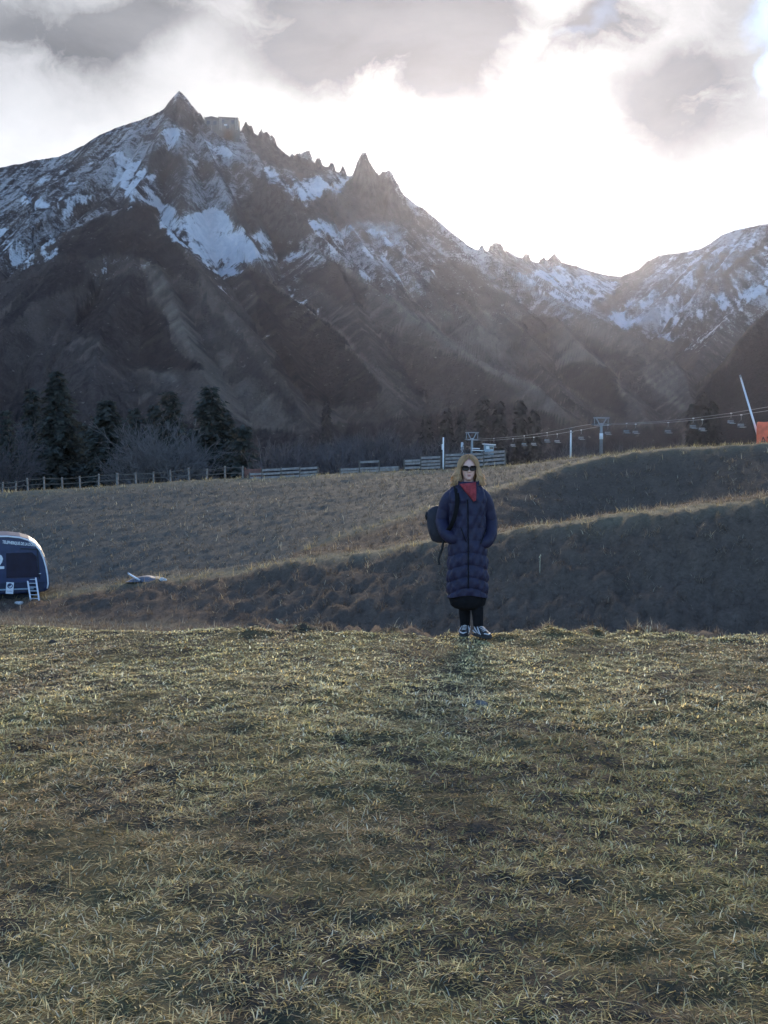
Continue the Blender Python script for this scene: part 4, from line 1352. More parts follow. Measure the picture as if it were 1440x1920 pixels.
def board_fence(label, posts, panels, off=1.2, mat=M_wood, board=0.13):
    """posts: px list; panels: for each gap, py heights (at mid-gap) of its boards"""
    x0, y0, z0 = crest_pt(sum(posts) / len(posts), off)
    o = empty('board_fence', (x0, y0, z0), label, 'fence', 'board snow fences along the hill crest')
    pts = [crest_pt(px, off) for px in posts]
    topmost = min(min(p) for p in panels)
    for i, (x, y, z) in enumerate(pts):
        near = min(min(panels[max(0, i - 1)]), min(panels[min(i, len(panels) - 1)]))
        ztop = P(posts[i], near - 3, y)[2]
        MB().beam((x - x0, y - y0 + 0.05, z - z0 - 0.3), (x - x0, y - y0 + 0.05, ztop - z0), 0.09, 0.09, 0.01).build('post', M_wood_dark, o)
    for i, hs in enumerate(panels):
        (xa, ya, za), (xb, yb, zb) = pts[i], pts[i + 1]
        mpx_ = (posts[i] + posts[i + 1]) / 2
        slope = (np.interp(posts[i + 1], L_HILL[:, 0], L_HILL[:, 2]) - np.interp(posts[i], L_HILL[:, 0], L_HILL[:, 2])) / 2
        for j, py in enumerate(hs):
            a = P(posts[i] + 1, py - slope, ya) - np.array([x0, y0 + 0.03 + 0.002 * i, z0])
            b_ = P(posts[i + 1] - 1, py + slope, yb) - np.array([x0, y0 + 0.03 + 0.002 * i, z0])
            a, b_ = Vector(a), Vector(b_)
            dv = b_ - a
            # board stands on edge, tipped a little so that its face catches the sky
            rotm = Matrix.Rotation(math.atan2(dv.y, dv.x), 3, 'Z') @ Matrix.Rotation(-math.atan2(dv.z, math.hypot(dv.x, dv.y)), 3, 'Y') @ Matrix.Rotation(R(-24), 3, 'X')
            MB().box((a + b_) / 2, (dv.length, 0.026, board), rotm, 0.006).build('board', mat, o)
    return o


board_fence('low board fence of pale planks right of the dark bushy trees', [468, 491, 527, 562, 596], [[889, 896], [881, 888, 895], [879, 886, 893], [878, 885.5, 891]], 0.8)
board_fence('board fence in the middle of the crest with one raised plank', [638, 674, 711, 748], [[880, 885], [866, 878, 883], [877, 881]], 0.8)
board_fence('short board fence of four planks left of the thin pale pole', [758, 789, 826], [[864, 869, 877], [858, 865, 871, 877]], 0.8)
board_fence('tallest board fence of four planks behind the woman\'s head', [834, 871, 907, 947], [[853, 859.5, 866, 873], [852, 858.5, 865, 872], [848, 855, 862, 869]], 0.8)
x, y, z = crest_pt(474, 1.6)
bp_ = empty('wooden_panel', (x, y, z), 'red brown wooden panel at the left end of the plank fence', 'panel')
w0 = 30 * y / FPX
for i in range(4):
    MB().box((0, 0, 0.06 + 0.14 * i), (w0, 0.03 + 0.004 * (i % 2), 0.132), None, 0.006).build('plank', M_wood_red, bp_)
for sx in (-1, 1):
    MB().box((sx * w0 * 0.48, 0.05, 0.25), (0.07, 0.07, 0.75), None, 0.008).build('post', M_wood_red, bp_)

x, y, z = crest_pt(831, 0.2)
mp_ = empty('marker_pole', (x, y, z), 'thin pale marker pole standing at the plank fence left of the woman', 'pole')
zt = P(831, 820, y)[2] - z
MB().tube([(0, 0, -0.3), (0, 0, zt)], 0.035, 8).build('pole', M_white, mp_, True)
MB().box((-0.03, -0.02, P(831, 838, y)[2] - z), (0.10, 0.08, 0.30), None, 0.015).build('sleeve', M_white, mp_)

# ------------------------------------------------------------------ chairlift
lift_d = lambda px: float(np.interp(px, [600, 885, 1127, 1440, 1800], [300, 240, 180, 142, 112]))
FAR = [(892, 824), (944, 820.5), (983, 817), (1026, 811), (1080, 800), (1113, 794.5), (1175, 793.5), (1234, 790.5), (1300, 784), (1371, 774.5), (1440, 763), (1560, 744), (1800, 700)]
NEAR = [(886, 826), (926, 825.5), (962, 822.5), (1001, 819.5), (1045, 813.5), (1090, 806), (1140, 796.5), (1192, 795), (1253, 792), (1317, 786.5), (1390, 777.5), (1440, 770), (1560, 752), (1800, 708)]
far_pts = [P(a, b_, lift_d(a) + 1.6) for a, b_ in FAR]
near_pts = [P(a, b_, lift_d(a) - 1.6) for a, b_ in NEAR]
for nm_, pts, lb in (('far', far_pts, 'upper of the two thin grey chairlift cables crossing the valley'), ('near', near_pts, 'lower of the two thin grey chairlift cables crossing the valley')):
    o = MB().tube([tuple(p) for p in pts], 0.030, 5).build('lift_cable', M_steel, None, True)
    tag(o, lb, 'cable', 'chairlift cables')


def on_line(px, far):
    T = FAR if far else NEAR
    py = float(np.interp(px, [a for a, _ in T], [b_ for _, b_ in T]))
    return P(px, py, lift_d(px) + (1.6 if far else -1.6))


ldir = near_pts[7] - near_pts[5]
LROT = math.atan2(ldir[1], ldir[0]) + math.pi / 2


def pylon(px, base_py, beam_py, sheave_py, label, mat, wbeam, white_band=True):
    d = lift_d(px)
    b0 = P(px, base_py, d)
    zb = b0[2] - 1.0
    o = empty('lift_pylon', (b0[0], b0[1], zb), label, 'lift pylon', 'chairlift pylons', rz=LROT)
    zt, zs = P(px, beam_py, d)[2] - zb, P(px, sheave_py, d)[2] - zb
    MB().tube([(0, 0, 0), (0, 0, zs - 0.1), (0, 0, zs + 0.3)], [0.33, 0.22, 0.20], 14).build('column', mat, o, True)
    if white_band:
        zw = P(px, 818, d)[2] - zb
        MB().tube([(0, 0, zw - 0.5), (0, 0, zw + 0.5)], [0.31, 0.30], 14).build('padding', M_white, o, True)
    MB().box((0, 0, zt), (wbeam, 0.30, 0.22), None, 0.03).build('top_beam', M_steel, o)
    for sx in (-1, 1):
        MB().beam((sx * 0.12, 0, zs - 0.2), (sx * wbeam * 0.32, 0, zt - 0.1), 0.16, 0.16).build('strut', mat, o)
        q = MB().beam((sx * wbeam * 0.43, -0.9, zs + 0.02), (sx * wbeam * 0.43, 0.9, zs + 0.02), 0.10, 0.16)
        sb_ = q.build('sheave_beam', M_steel, o)
        for k in range(4):
            yy_ = -0.75 + 0.5 * k
            MB().tube([(sx * wbeam * 0.43 - 0.06, yy_, zs + 0.10), (sx * wbeam * 0.43 + 0.06, yy_, zs + 0.10)], 0.17, 10).build('sheave_wheel', M_darksteel, sb_, True)
        MB().beam((sx * wbeam * 0.43, 0, zs), (sx * wbeam * 0.43, 0, zt), 0.09, 0.09).build('hanger', mat, o)
    MB().box((0, 0, zs - 0.05), (wbeam * 0.92, 0.22, 0.16), None, 0.02).build('cross_arm', mat, o)
    return o


pylon(1127, 852, 783.5, 796.5, 'tall grey chairlift pylon with white wrapped column behind the hill crest', M_steel, 3.0)
pylon(885, 850, 811, 824, 'blue grey chairlift pylon beside the lift station behind the woman\'s head', M_bluesteel, 3.2, False)
# slender pole at the lift
d = 150.0
b0 = P(1070, 852, d)
sp = empty('lift_pole', tuple(b0), 'slender white pole with a small dark head under the chairlift cables', 'pole')
zt = P(1070, 806, d)[2] - b0[2]
MB().tube([(0, 0, -0.5), (0, 0, zt)], [0.13, 0.10], 10).build('pole', M_white, sp, True)
MB().box((0, 0, zt + 0.1), (0.34, 0.3, 0.36), None, 0.04).build('lamp_head', M_darksteel, sp)
MB().box((0.1, -0.1, zt - 0.35), (0.42, 0.1, 0.1), None, 0.02).build('bracket', M_steel, sp)


def make_chair(pos, drop, label, seat_mat, group):
    """two-seat chair hanging from its grip; drop = metres from cable to seat"""
    o = empty('lift_chair', tuple(pos), label, 'chairlift chair', group, rz=LROT)
    MB().box((0, 0, -0.02), (0.10, 0.45, 0.13), None, 0.02).build('grip', M_white, o)
    MB().tube([(0, 0, 0), (0, 0.02, -drop * 0.42)], 0.035, 6).build('hanger', M_steel, o, True)
    fr = MB()
    top = (0, 0.02, -drop * 0.42)
    for sx in (-1, 1):
        fr.tube([top, (sx * 0.35, 0.05, -drop * 0.62), (sx * 0.56, 0.10, -drop * 0.80), (sx * 0.56, 0.10, -drop), (sx * 0.56, -0.42, -drop * 1.0)], 0.028, 6)
    fr.tube([(-0.5, -0.35, -drop * 0.80), (0.5, -0.35, -drop * 0.80)], 0.02, 6)
    fr.build('frame', M_darksteel, o, True)
    for k in range(3):
        MB().box((0, -0.36 + 0.17 * k, -drop + 0.02 - 0.012 * k), (1.10, 0.13, 0.05), None, 0.01).build('seat_slat', seat_mat, o)
    for k in range(2):
        MB().box((0, 0.11, -drop * 0.80 + 0.06 - 0.19 * k), (1.10, 0.045, 0.11), None, 0.01).build('back_slat', M_steel if k else seat_mat, o)
    return o


near_list = [(962, 837, 'chairlift chair hanging right of the small lift hut'), (1001, 835, 'chairlift chair halfway between the lift hut and the slender white pole'),
             (1045, 830, 'chairlift chair hanging just left of the slender white pole'), (1090, 824, 'chairlift chair hanging between the slender pole and the tall pylon'),
             (1140, 815, 'chairlift chair hanging close by the tall grey pylon\'s column'), (1192, 813, 'chairlift chair hanging first to the right of the tall pylon'),
             (1253, 812, 'chairlift chair hanging well right of the tall pylon, second on that side'), (1317, 808, 'white seated chairlift chair hanging before the dark firs at the right'),
             (1390, 801, 'chairlift chair hanging nearest to the orange mat, under the lower cable')]
for px, spy, lb in near_list:
    pos = on_line(px, False)
    drop = pos[2] - P(px, spy, pos[1])[2]
    make_chair(pos, drop, lb, M_seat, 'chairlift chairs on the lower cable')
far_list = [(926, 839, 'dim chair on the upper cable beside the lift hut roof'), (983, 836, 'dim chair on the upper cable left of the slender pole, second from it'), (1026, 829, 'dim chair on the upper cable, first left of the slender white pole'),
            (1175, 812, 'dim grey chair on the upper cable first right of the tall pylon'), (1300, 803, 'dim grey chair on the upper cable left of the white seated chair'), (1371, 794, 'dim grey chair on the upper cable left of the orange mat')]
for px, spy, lb in far_list:
    pos = on_line(px, True)
    drop = pos[2] - P(px, spy, pos[1])[2]
    make_chair(pos, drop, lb, M_bluesteel, 'chairlift chairs on the upper cable')

# lift station huts behind the crest
d = 205.0
b0 = P(917, 852, d)
hut = empty('lift_hut', tuple(b0), 'small dark lift hut with a white overhanging flat roof behind the hill', 'hut')
u_ = d / FPX
MB().box((0, 0.6, 0.9), (17 * u_, 1.6, 1.8), None, 0.02).build('wall', M_bluesteel, hut)
MB().box((0, 0.4, 1.92), (24 * u_, 2.4, 0.16), Matrix.Rotation(R(4), 3, 'Y'), 0.03).build('roof', M_white, hut)
MB().box((-3.0 * u_, -0.24, 1.30), (5.5 * u_, 0.05, 0.55), None, 0.01).build('window', M_white, hut)
MB().box((4.4 * u_, -0.24, 1.22), (6.5 * u_, 0.05, 0.42), None, 0.01).build('window', M_glass, hut)
MB().tube([(-0.9, 0.4, 1.95), (-0.9, 0.4, 2.45)], 0.09, 8).build('chimney', M_darksteel, hut)
d = 190.0
b0 = P(895, 853, d)
u_ = d / FPX
stk = empty('board_stack', tuple(b0), 'stack of two white boards on trestles left of the lift hut', 'boards')
for k in range(2):
    MB().box((0.1 - 0.35 * k, 0, 0.78 + 0.36 * k), ((22 - 8 * k) * u_, 1.2, 0.14), Matrix.Rotation(R(3), 3, 'Y'), 0.02).build('board', M_white, stk)
for sx in (-0.8, 0.8):
    MB().box((sx, 0, 0.35), (0.12, 0.9, 0.72), None, 0.01).build('trestle', M_darksteel, stk)
MB().box((-0.3, 0, 0.94), (0.2, 0.8, 0.16)).build('spacer', M_darksteel, stk)
b0 = P(866.5, 853, d)
wr = empty('wrapped_post', tuple(b0), 'stubby pale wrapped post left of the blue grey pylon', 'post')
zt = P(866, 829, d)[2] - b0[2]
MB().tube([(0, 0, -0.3), (0, 0, zt * 0.5), (0, 0, zt - 0.1), (0, 0, zt)], [0.34, 0.27, 0.20, 0.10], 12).build('wrapping', simple_mat('pale_grey_cloth', (0.42, 0.44, 0.48), 0.8, var=0.2, scale=3), wr, True)
MB().tube([(0, 0, zt * 0.55), (0, 0, zt * 0.55 + 0.08)], 0.275, 12).build('strap', M_darksteel, wr, True)

# ------------------------------------------------------------------ snow lance with orange padding at the right edge
LY = 46.5
x, z = P(1432, 834, LY)[0], gz(P(1432, 834, LY)[0], LY)
lance = empty('snow_lance', (x, LY, z), 'long thin white snow lance leaning left out of the orange mat', 'snow lance')
a = P(1416, 800, LY) - np.array([x, LY, z])
b_ = P(1388.5, 707, LY) - np.array([x, LY, z])
foot = a - (b_ - a) * 0.42
MB().tube([tuple(foot), tuple(a), tuple(b_)], [0.05, 0.045, 0.036], 10).build('lance_tube', M_alu, lance, True)
dirl = (b_ - a) / np.linalg.norm(b_ - a)
MB().tube([tuple(b_ - dirl * 0.02), tuple(b_ + dirl * 0.10)], [0.045, 0.040], 10).build('nozzle_head', M_steel, lance, True)
MB().beam(tuple(foot - np.array([0.0, 0, 0.5])), tuple(foot + np.array([0, 0, 0.25])), 0.10, 0.10).build('foot_post', M_steel, lance)
u_ = LY / FPX
mat_o = empty('safety_mat', (P(1437, 834, LY)[0], LY - 0.45, z - 0.05), 'orange padded safety mat with dark marks wrapped round the lance foot', 'safety mat')
zt = P(1437, 790, LY)[2] - z
hw = 25 * u_


def pad(x0, x1, y0, h_, bulge, name, mat):
    rr = []
    for f in np.linspace(0, 1, 9):
        zz_ = -0.3 + (h_ + 0.3) * f
        s_ = 1.0 - 0.10 * f ** 6 * 3.0 / 3
        w_ = (x1 - x0) / 2 * s_
        cxx = (x0 + x1) / 2 + 0.015 * math.sin(5 * f)
        dp = 0.11 * s_ + bulge * math.sin(f * math.pi)
        th2 = np.linspace(0, 2 * np.pi, 21)[:-1]
        ex = lambda v: np.sign(v) * np.abs(v) ** 0.5
        rr.append(np.stack([cxx + w_ * ex(np.cos(th2)), y0 + dp * ex(np.sin(th2)), np.full(20, zz_) + 0.012 * np.sin(th2 * 3 + f * 9)], 1))
    return MB().rings(rr).build(name, mat, mat_o, True)


pad(-hw, -hw + 23 * u_, 0.0, zt, 0.03, 'pad', M_orange)
pad(-hw + 24 * u_, hw + 10 * u_, 0.05, zt * 1.06, 0.03, 'pad', M_orange)
text_mesh('printed_letters', 'AV', 0.46, simple_mat('dark_print', (0.10, 0.03, 0.03), 0.7), mat_o, (-hw + 16 * u_, -0.155, 0.28), (R(90), R(-4), 0), 0.003)
MB().box((1 * u_ + 0.05, -0.14, zt * 0.72), (5 * u_, 0.02, 7 * u_), None, 0.004).build('white_label', M_white, mat_o)
MB().beam((-hw + 23.4 * u_, -0.10, zt * 0.55), (-hw + 22.6 * u_, -0.10, zt * 0.98), 0.03, 0.03).build('fold_seam', M_wood_red, mat_o)

# ------------------------------------------------------------------ summit station on the ridge and the far cable
d = 1496.0
u_ = d / FPX
b0 = P(416, 248, d)
stn = empty('summit_station', tuple(b0), 'blocky flat roofed cable car station on the ridge right of the summit', 'station')
zt1, zt2 = P(0, 222.5, d)[2] - b0[2], P(0, 223, d)[2] - b0[2]
xl0, xl1, xr1 = (385 - 416) * u_, (410.5 - 416) * u_, (447 - 416) * u_
MB().box(((xl0 + xl1) / 2, 5, zt1 / 2 - 8), (xl1 - xl0, 16, zt1 + 16)).build('wall', M_concrete_dark, stn)
MB().box(((xl1 + xr1) / 2 + 0.2, 4, zt2 / 2 - 8), (xr1 - xl1, 18, zt2 + 16)).build('wall', M_concrete_dark, stn)
rl = MB()
xm = (xl0 + xl1) / 2
rl.raw([(xl0 - 1, -4, zt1), (xm, -4, zt1 + 2.4), (xl1 - 0.2, -4, zt1), (xl0 - 1, 14, zt1), (xm, 14, zt1 + 2.4), (xl1 - 0.2, 14, zt1)], [[0, 1, 4, 3], [1, 2, 5, 4]], [[0, 2, 1], [3, 4, 5]])
rl.raw([(xl0 - 1, -4, zt1), (xl1 - 0.2, -4, zt1), (xl0 - 1, 14, zt1), (xl1 - 0.2, 14, zt1)], [[0, 1, 3, 2]])
rl.build('roof', M_darksteel, stn)
MB().beam((xl1 - 0.1, 4, zt2 + 0.8), (xr1 + 0.8, 4, zt2 - 0.6), 20, 1.2).build('roof', M_darksteel, stn)
for px in (386, 398, 413.5, 416, 432, 443, 446):
    h_ = zt1 * (0.45 if px in (398, 432) else 0.85)
    MB().box(((px - 416) * u_, -5.6 if px > 411 else -3.6, h_ / 2 + (0 if px in (398, 432) else 1.5)), (0.9, 1.0, h_)).build('pillar', M_concrete, stn)
for px, py in ((392, 231), (404, 232), (419, 230), (437, 231), (428, 240)):
    MB().box(((px - 416) * u_, -5.15 if px > 411 else -3.15, P(0, py, d)[2] - b0[2]), (4.2, 0.3, 4.6)).build('window', M_glass, stn)
MB().box(((424 - 416) * u_, -5.3, P(0, 236.5, d)[2] - b0[2]), (4.4, 0.5, 1.8)).build('balcony', M_white, stn)
MB().box(((430 - 416) * u_, 2, -10), (13, 14, 26)).build('foundation', M_concrete_dark, stn)
MB().tube([(xl0 - 0.8, 2, zt1), (xl0 - 0.8, 2, zt1 + 4)], 0.25, 6).build('mast', M_darksteel, stn)

for k, (pts, lb) in enumerate(((((1255, 411.3, 1700), (1320, 415, 1750), (1380, 418.6, 1800), (1450, 424, 1850), (1600, 436, 1950)), 'upper far thin cable crossing the blue gap above the right mountain'),
                               (((1255, 416.3, 1700), (1320, 420.5, 1750), (1380, 425.5, 1800), (1450, 432, 1850), (1600, 445, 1950)), 'lower far thin cable crossing the blue gap above the right mountain'))):
    # the cables run on to the left high over the col, far away
    ext = [P(1100, 403 + 6 * k, 1590), P(800, 396 + 6 * k, 1420)]
    pp = [P(*q) for q in pts]
    o = MB().tube([tuple(p) for p in pp], 0.22, 5).build('aerial_cable', M_darksteel, None, True)
    tag(o, lb, 'cable', 'far aerial cables')


# ------------------------------------------------------------------ trees
def foliage_mat(name, dark, light, transl=0.2):
    m = bpy.data.materials.new(name)
    m.use_nodes = True
    t = NT(m.node_tree)
    t.n.clear()
    oc = t.add('ShaderNodeTexCoord').outputs['Object']
    n = t.noise(oc, 0.8, 4.0, 0.6)
    n2 = t.noise(oc, 6.0, 2.0, 0.6)
    f = t.math('ADD', t.math('MULTIPLY', n, 0.65), t.math('MULTIPLY', n2, 0.35))
    c = t.mix(t.ramp(f, 0.36, 0.66), dark, light)
    a, b_ = t.add('ShaderNodeBsdfDiffuse'), t.add('ShaderNodeBsdfTranslucent')
    t.l.new(c, a.inputs[0])
    t.l.new(c, b_.inputs[0])
    ms = t.add('ShaderNodeMixShader')
    ms.inputs[0].default_value = transl
    t.l.new(a.outputs[0], ms.inputs[1])
    t.l.new(b_.outputs[0], ms.inputs[2])
    o = t.add('ShaderNodeOutputMaterial')
    t.l.new(ms.outputs[0], o.inputs[0])
    return m


M_fir = foliage_mat('fir_needles', (0.040, 0.046, 0.046), (0.085, 0.094, 0.084))
M_fir_far = foliage_mat('spruce_needles', (0.036, 0.035, 0.038), (0.058, 0.056, 0.056))
M_bark = simple_mat('bark', (0.085, 0.072, 0.062), 0.95, var=0.35, scale=6, bump=0.4)
M_twig = simple_mat('bare_twigs', (0.072, 0.060, 0.062), 0.95, var=0.3, scale=2)
M_twig_pale = simple_mat('pale_bare_twigs', (0.105, 0.095, 0.095), 0.95, var=0.3, scale=2)


def conifer_crown(h, r, seed, levels=26, per=9, droop=0.35, round_top=0.0, spray=0.72, start=0.03, gap=0.05):
    g = np.random.default_rng(seed)
    V, n = [], 0
    lean = g.uniform(-0.02, 0.02, 2)
    side = g.uniform(0, 6.28)
    for i in range(levels):
        f = start + (1 - start) * (i + g.uniform(-0.3, 0.3)) / levels
        f = min(max(f, start), 0.995)
        prof = (1 - f) ** (0.66 - 0.30 * round_top)
        prof *= min(1.0, 0.55 + 2.6 * (f - start)) if round_top < 0.5 else min(1.0, 0.35 + 2.2 * (f - start))
        rad = r * prof * g.uniform(0.78, 1.12) + 0.12
        nb_ = max(4, int(per * (0.5 + 0.5 * prof)))
        a0 = g.uniform(0, 6.28)
        for k in range(nb_):
            if g.uniform() < gap:
                continue
            a = a0 + 6.28 * k / nb_ + g.uniform(-0.25, 0.25)
            rr = rad * g.uniform(0.62, 1.15) * (1 + 0.16 * math.cos(a - side))
            m = max(3, int(rr / 0.30))
            for j in range(m):
                q = (j + 0.6) / m
                bx_, by_ = math.cos(a) * rr * q, math.sin(a) * rr * q
                bz_ = f * h - droop * rr * q * q + 0.10 * rr * q
                for _ in range(4):
                    s_ = spray * g.uniform(0.6, 1.4) * (1.1 - 0.4 * q)
                    p0 = np.array([bx_ + lean[0] * f * h, by_ + lean[1] * f * h, bz_]) + g.normal(0, 0.12, 3) * spray * 1.6
                    da = a + g.uniform(-1.1, 1.1)
                    tip = p0 + np.array([math.cos(da) * s_, math.sin(da) * s_, -s_ * g.uniform(0.05, 0.7)])
                    wd = np.array([-math.sin(da), math.cos(da), g.uniform(-0.6, 0.6)]) * s_ * 0.36
                    V += [p0 - wd, p0 + wd, tip]
    V = np.array(V)
    return V, np.arange(len(V)).reshape(-1, 3)


def conifer(px, top_py, d, width_px, label, seed, group, mat=M_fir, y_base=None, **kw):
    p = P(px, top_py, d)
    zb = (gz(p[0], p[1]) if y_base is None else y_base) - 0.3
    h = p[2] - zb
    r = width_px / 2 * d / FPX * 1.32
    o = empty('conifer', (p[0], p[1], zb), label, 'conifer', group)
    v, f = conifer_crown(h, r, seed, **kw)
    np_mesh('crown', v, f, mat, o, False)
    MB().tube([(0, 0, 0), (0, 0, h * 0.5), (0, 0, h * 0.97)], [0.022 * h, 0.013 * h, 0.002 * h], 8).build('trunk', M_bark, o, True)
    return o


G1 = 'dark conifers behind the post fence'
conifer(104, 694, 128, 126, 'tallest dark conifer with a pointed crown behind the post fence at the left', 1, G1, levels=40, per=12)
conifer(62, 724, 136, 84, 'dark conifer leaning against the left side of the tallest conifer', 2, G1, levels=30)
conifer(204, 745, 124, 118, 'broad dark conifer standing second, right of the tallest conifer', 3, G1, levels=36, per=12, round_top=0.3)
conifer(150, 790, 140, 90, 'lower dark conifer filling the gap between the two tallest left conifers', 4, G1, levels=26, round_top=0.4)
conifer(250, 760, 150, 62, 'slim greyish conifer just right of the broad second conifer', 5, G1, levels=24, round_top=0.5)
conifer(318, 730, 152, 78, 'round topped pine above the pale bare tree', 6, G1, levels=24, round_top=1.0, start=0.35, gap=0.2)
conifer(288, 752, 156, 50, 'small pine just left of the round topped pine', 7, G1, levels=22, round_top=0.9, start=0.25)
conifer(396, 722, 122, 112, 'dark conifer with a rounded top and ragged branches right of the pale bare tree', 8, G1, levels=38, per=12, round_top=0.55, gap=0.18)
conifer(452, 792, 118, 82, 'low bushy cedar with flat tiers at the right end of the conifers', 9, G1, levels=20, per=11, round_top=0.8, droop=0.12, gap=0.2)
conifer(420, 770, 126, 84, 'dark conifer between the rounded conifer and the low bushy cedar', 10, G1, levels=24, round_top=0.5)
conifer(16, 762, 190, 70, 'bluish conifer at the left edge of the view behind the others', 11, G1, levels=24, round_top=0.3)
conifer(-40, 740, 150, 90, 'dark conifer just beyond the left edge of the view', 12, G1, levels=28)

# distant spruces at the foot of the slopes: one built, the rest copies
G2 = 'far spruces at the foot of the mountain'


def far_z(x, y):
    i = np.argmin((mx - x) ** 2 + (my - y) ** 2)
    return float(mz[i])


def far_spruce(px, top_py, d, wpx, label, proto=None, seed=0):
    p = P(px, top_py, d)
    zb = far_z(p[0], p[1]) - 1.0
    h = max(p[2] - zb, 6.0)
    r = wpx / 2 * d / FPX * 1.15
    if proto is None:
        o = empty('spruce', (p[0], p[1], zb), label, 'spruce', G2)
        v, f = conifer_crown(10.0, 2.6, seed, levels=22, per=10, spray=0.9, gap=0.05, round_top=0.35)
        np_mesh('crown', v, f, M_fir_far, o, False)
        MB().tube([(0, 0, 0), (0, 0, 9.6)], [0.2, 0.03], 6).build('trunk', M_bark, o, True)
    else:
        o = copy_tree(proto)
        o.location = (p[0], p[1], zb)
        o['label'] = label
    o.scale = (r / 2.6, r / 2.6, h / 10.0)
    o.rotation_euler = (0, 0, px * 1.7)
    return o


sp_list = [(838, 764, 430, 40, 'far spruce left of the blue grey lift pylon, leftmost of the dark row'), (866, 772, 420, 34, 'far spruce directly above the blue grey lift pylon'),
           (905, 742, 440, 44, 'tallest far spruce above the small lift hut'), (936, 750, 440, 42, 'far spruce second right of the tallest one above the lift hut'),
           (976, 748, 450, 40, 'far spruce above the middle of the chairlift cables left of the slender pole'), (1002, 768, 450, 36, 'low far spruce just left of the slender white pole'),
           (1318, 734, 520, 40, 'far spruce at the foot of the dark wooded flank, tallest there'), (1338, 750, 520, 36, 'far spruce right of the tallest one below the dark wooded flank'),
           (1298, 756, 520, 32, 'small far spruce left of the tallest one below the dark wooded flank'), (612, 752, 470, 30, 'lone far spruce on the lower slope left of the plank fences'),
           (800, 778, 440, 36, 'far spruce among the bare scrub left of the dark row')]
proto = None
for q in sp_list:
    o = far_spruce(*q, proto=proto, seed=21)
    proto = proto or o


def branch_tree(h, spread, seed, n_main, depth, thick, min_t):
    """bare crown: recursive three-sided twigs"""
    g = np.random.default_rng(seed)
    V, F = [], []

    def seg(a, b_, ra, rb):
        d_ = b_ - a
        d_ = d_ / (np.linalg.norm(d_) + 1e-9)
        s_ = np.cross(d_, [0.3, 0.7, 0.2])
        s_ /= np.linalg.norm(s_) + 1e-9
        t_ = np.cross(d_, s_)
        b0 = len(V)
        for c_, r_ in ((a, ra), (b_, rb)):
            for k in range(3):
                th = 2.094 * k
                V.append(c_ + (s_ * math.cos(th) + t_ * math.sin(th)) * r_)
        for k in range(3):
            k2 = (k + 1) % 3
            F.append([b0 + k, b0 + k2, b0 + 3 + k2, b0 + 3 + k])

    def grow(p, d_, l, r_, lev):
        mid = p + d_ * l * 0.5 + g.normal(0, 0.04, 3) * l
        end = p + d_ * l + g.normal(0, 0.06, 3) * l
        seg(p, mid, r_, r_ * 0.85)
        seg(mid, end, r_ * 0.85, r_ * 0.65)
        if lev == 0:
            return
        for k in range(g.integers(3, 5)):
            q = mid if g.uniform() < 0.4 else end
            nd = d_ + g.normal(0, 0.48, 3) + np.array([0, 0, 0.16])
            nd /= np.linalg.norm(nd)
            grow(q, nd, l * g.uniform(0.55, 0.78), max(r_ * 0.55, min_t), lev - 1)

    for k in range(n_main):
        a = 6.28 * k / n_main + g.uniform(-0.4, 0.4)
        d_ = np.array([math.cos(a) * spread, math.sin(a) * spread, 1.0])
        d_ /= np.linalg.norm(d_)
        grow(np.array([0, 0, h * 0.04]), d_, h * g.uniform(0.30, 0.40), thick, depth)
    return np.array(V), np.array(F)


def bare_tree(px, top_py, d, label, seed, mat, group=None, n_main=7, depth=4, spread=0.35, name='bare_tree', cat='bare tree'):
    p = P(px, top_py, d)
    zb = gz(p[0], p[1]) - 0.2
    h = p[2] - zb
    o = empty(name, (p[0], p[1], zb), label, cat, group)
    v, f = branch_tree(h, spread, seed, n_main, depth, 0.012 * h, 0.022)
    np_mesh('branches', v, f, mat, o, False)
    MB().tube([(0, 0, -0.2), (0, 0, h * 0.1)], [0.03 * h, 0.018 * h], 7).build('trunk', M_bark, o, True)
    return o


bare_tree(300, 768, 112, 'pale grey bare tree with a rounded crown between the conifers', 31, M_twig_pale, n_main=10, depth=4, spread=0.42)
bare_tree(345, 800, 116, 'pale grey bare bushy tree right of the rounded bare tree', 32, M_twig_pale, n_main=9, depth=4, spread=0.4)
bare_tree(262, 812, 114, 'low pale bare tree left of the rounded bare tree', 33, M_twig_pale, n_main=8, depth=4, spread=0.4)
bare_tree(8, 800, 118, 'bare bluish tree at the left edge before the bluish conifer', 34, M_twig, n_main=8, depth=4, spread=0.4)

# bare scrub on the valley floor, three plants copied
protos = []
for k in range(3):
    o = empty('bare_shrub', (0, 0, 0), 'leafless dark scrub bush among many in the hollow behind the plank fences', 'shrub', 'bare scrub in the hollow behind the fences')
    v, f = branch_tree(4.0, 0.55, 50 + k, 11, 3, 0.05, 0.024)
    np_mesh('branches', v, f, M_twig, o, False)
    protos.append(o)
gs = np.random.default_rng(8)
spots = []
for i in range(64):
    px = gs.uniform(485, 860) if i < 52 else gs.uniform(860, 1300)
    d = gs.uniform(105, 190) if px < 860 else gs.uniform(150, 215)
    top = 800 + 45 * gs.uniform() + 12 * math.sin(px / 40) if px < 860 else gs.uniform(815, 838)
    spots.append((px, d, top))
for i, (px, d, top) in enumerate(spots):
    o = protos[i] if i < 3 else copy_tree(protos[i % 3])
    p = P(px, top, d)
    zb = gz(p[0], p[1]) - 0.2
    s_ = max((p[2] - zb) / 4.0, 0.4)
    o.location = (p[0], p[1], zb)
    o.scale = (min(s_, 1.6) * gs.uniform(0.9, 1.4), min(s_, 1.6) * gs.uniform(0.9, 1.4), s_)
    o.rotation_euler = (0, 0, gs.uniform(0, 6.28))


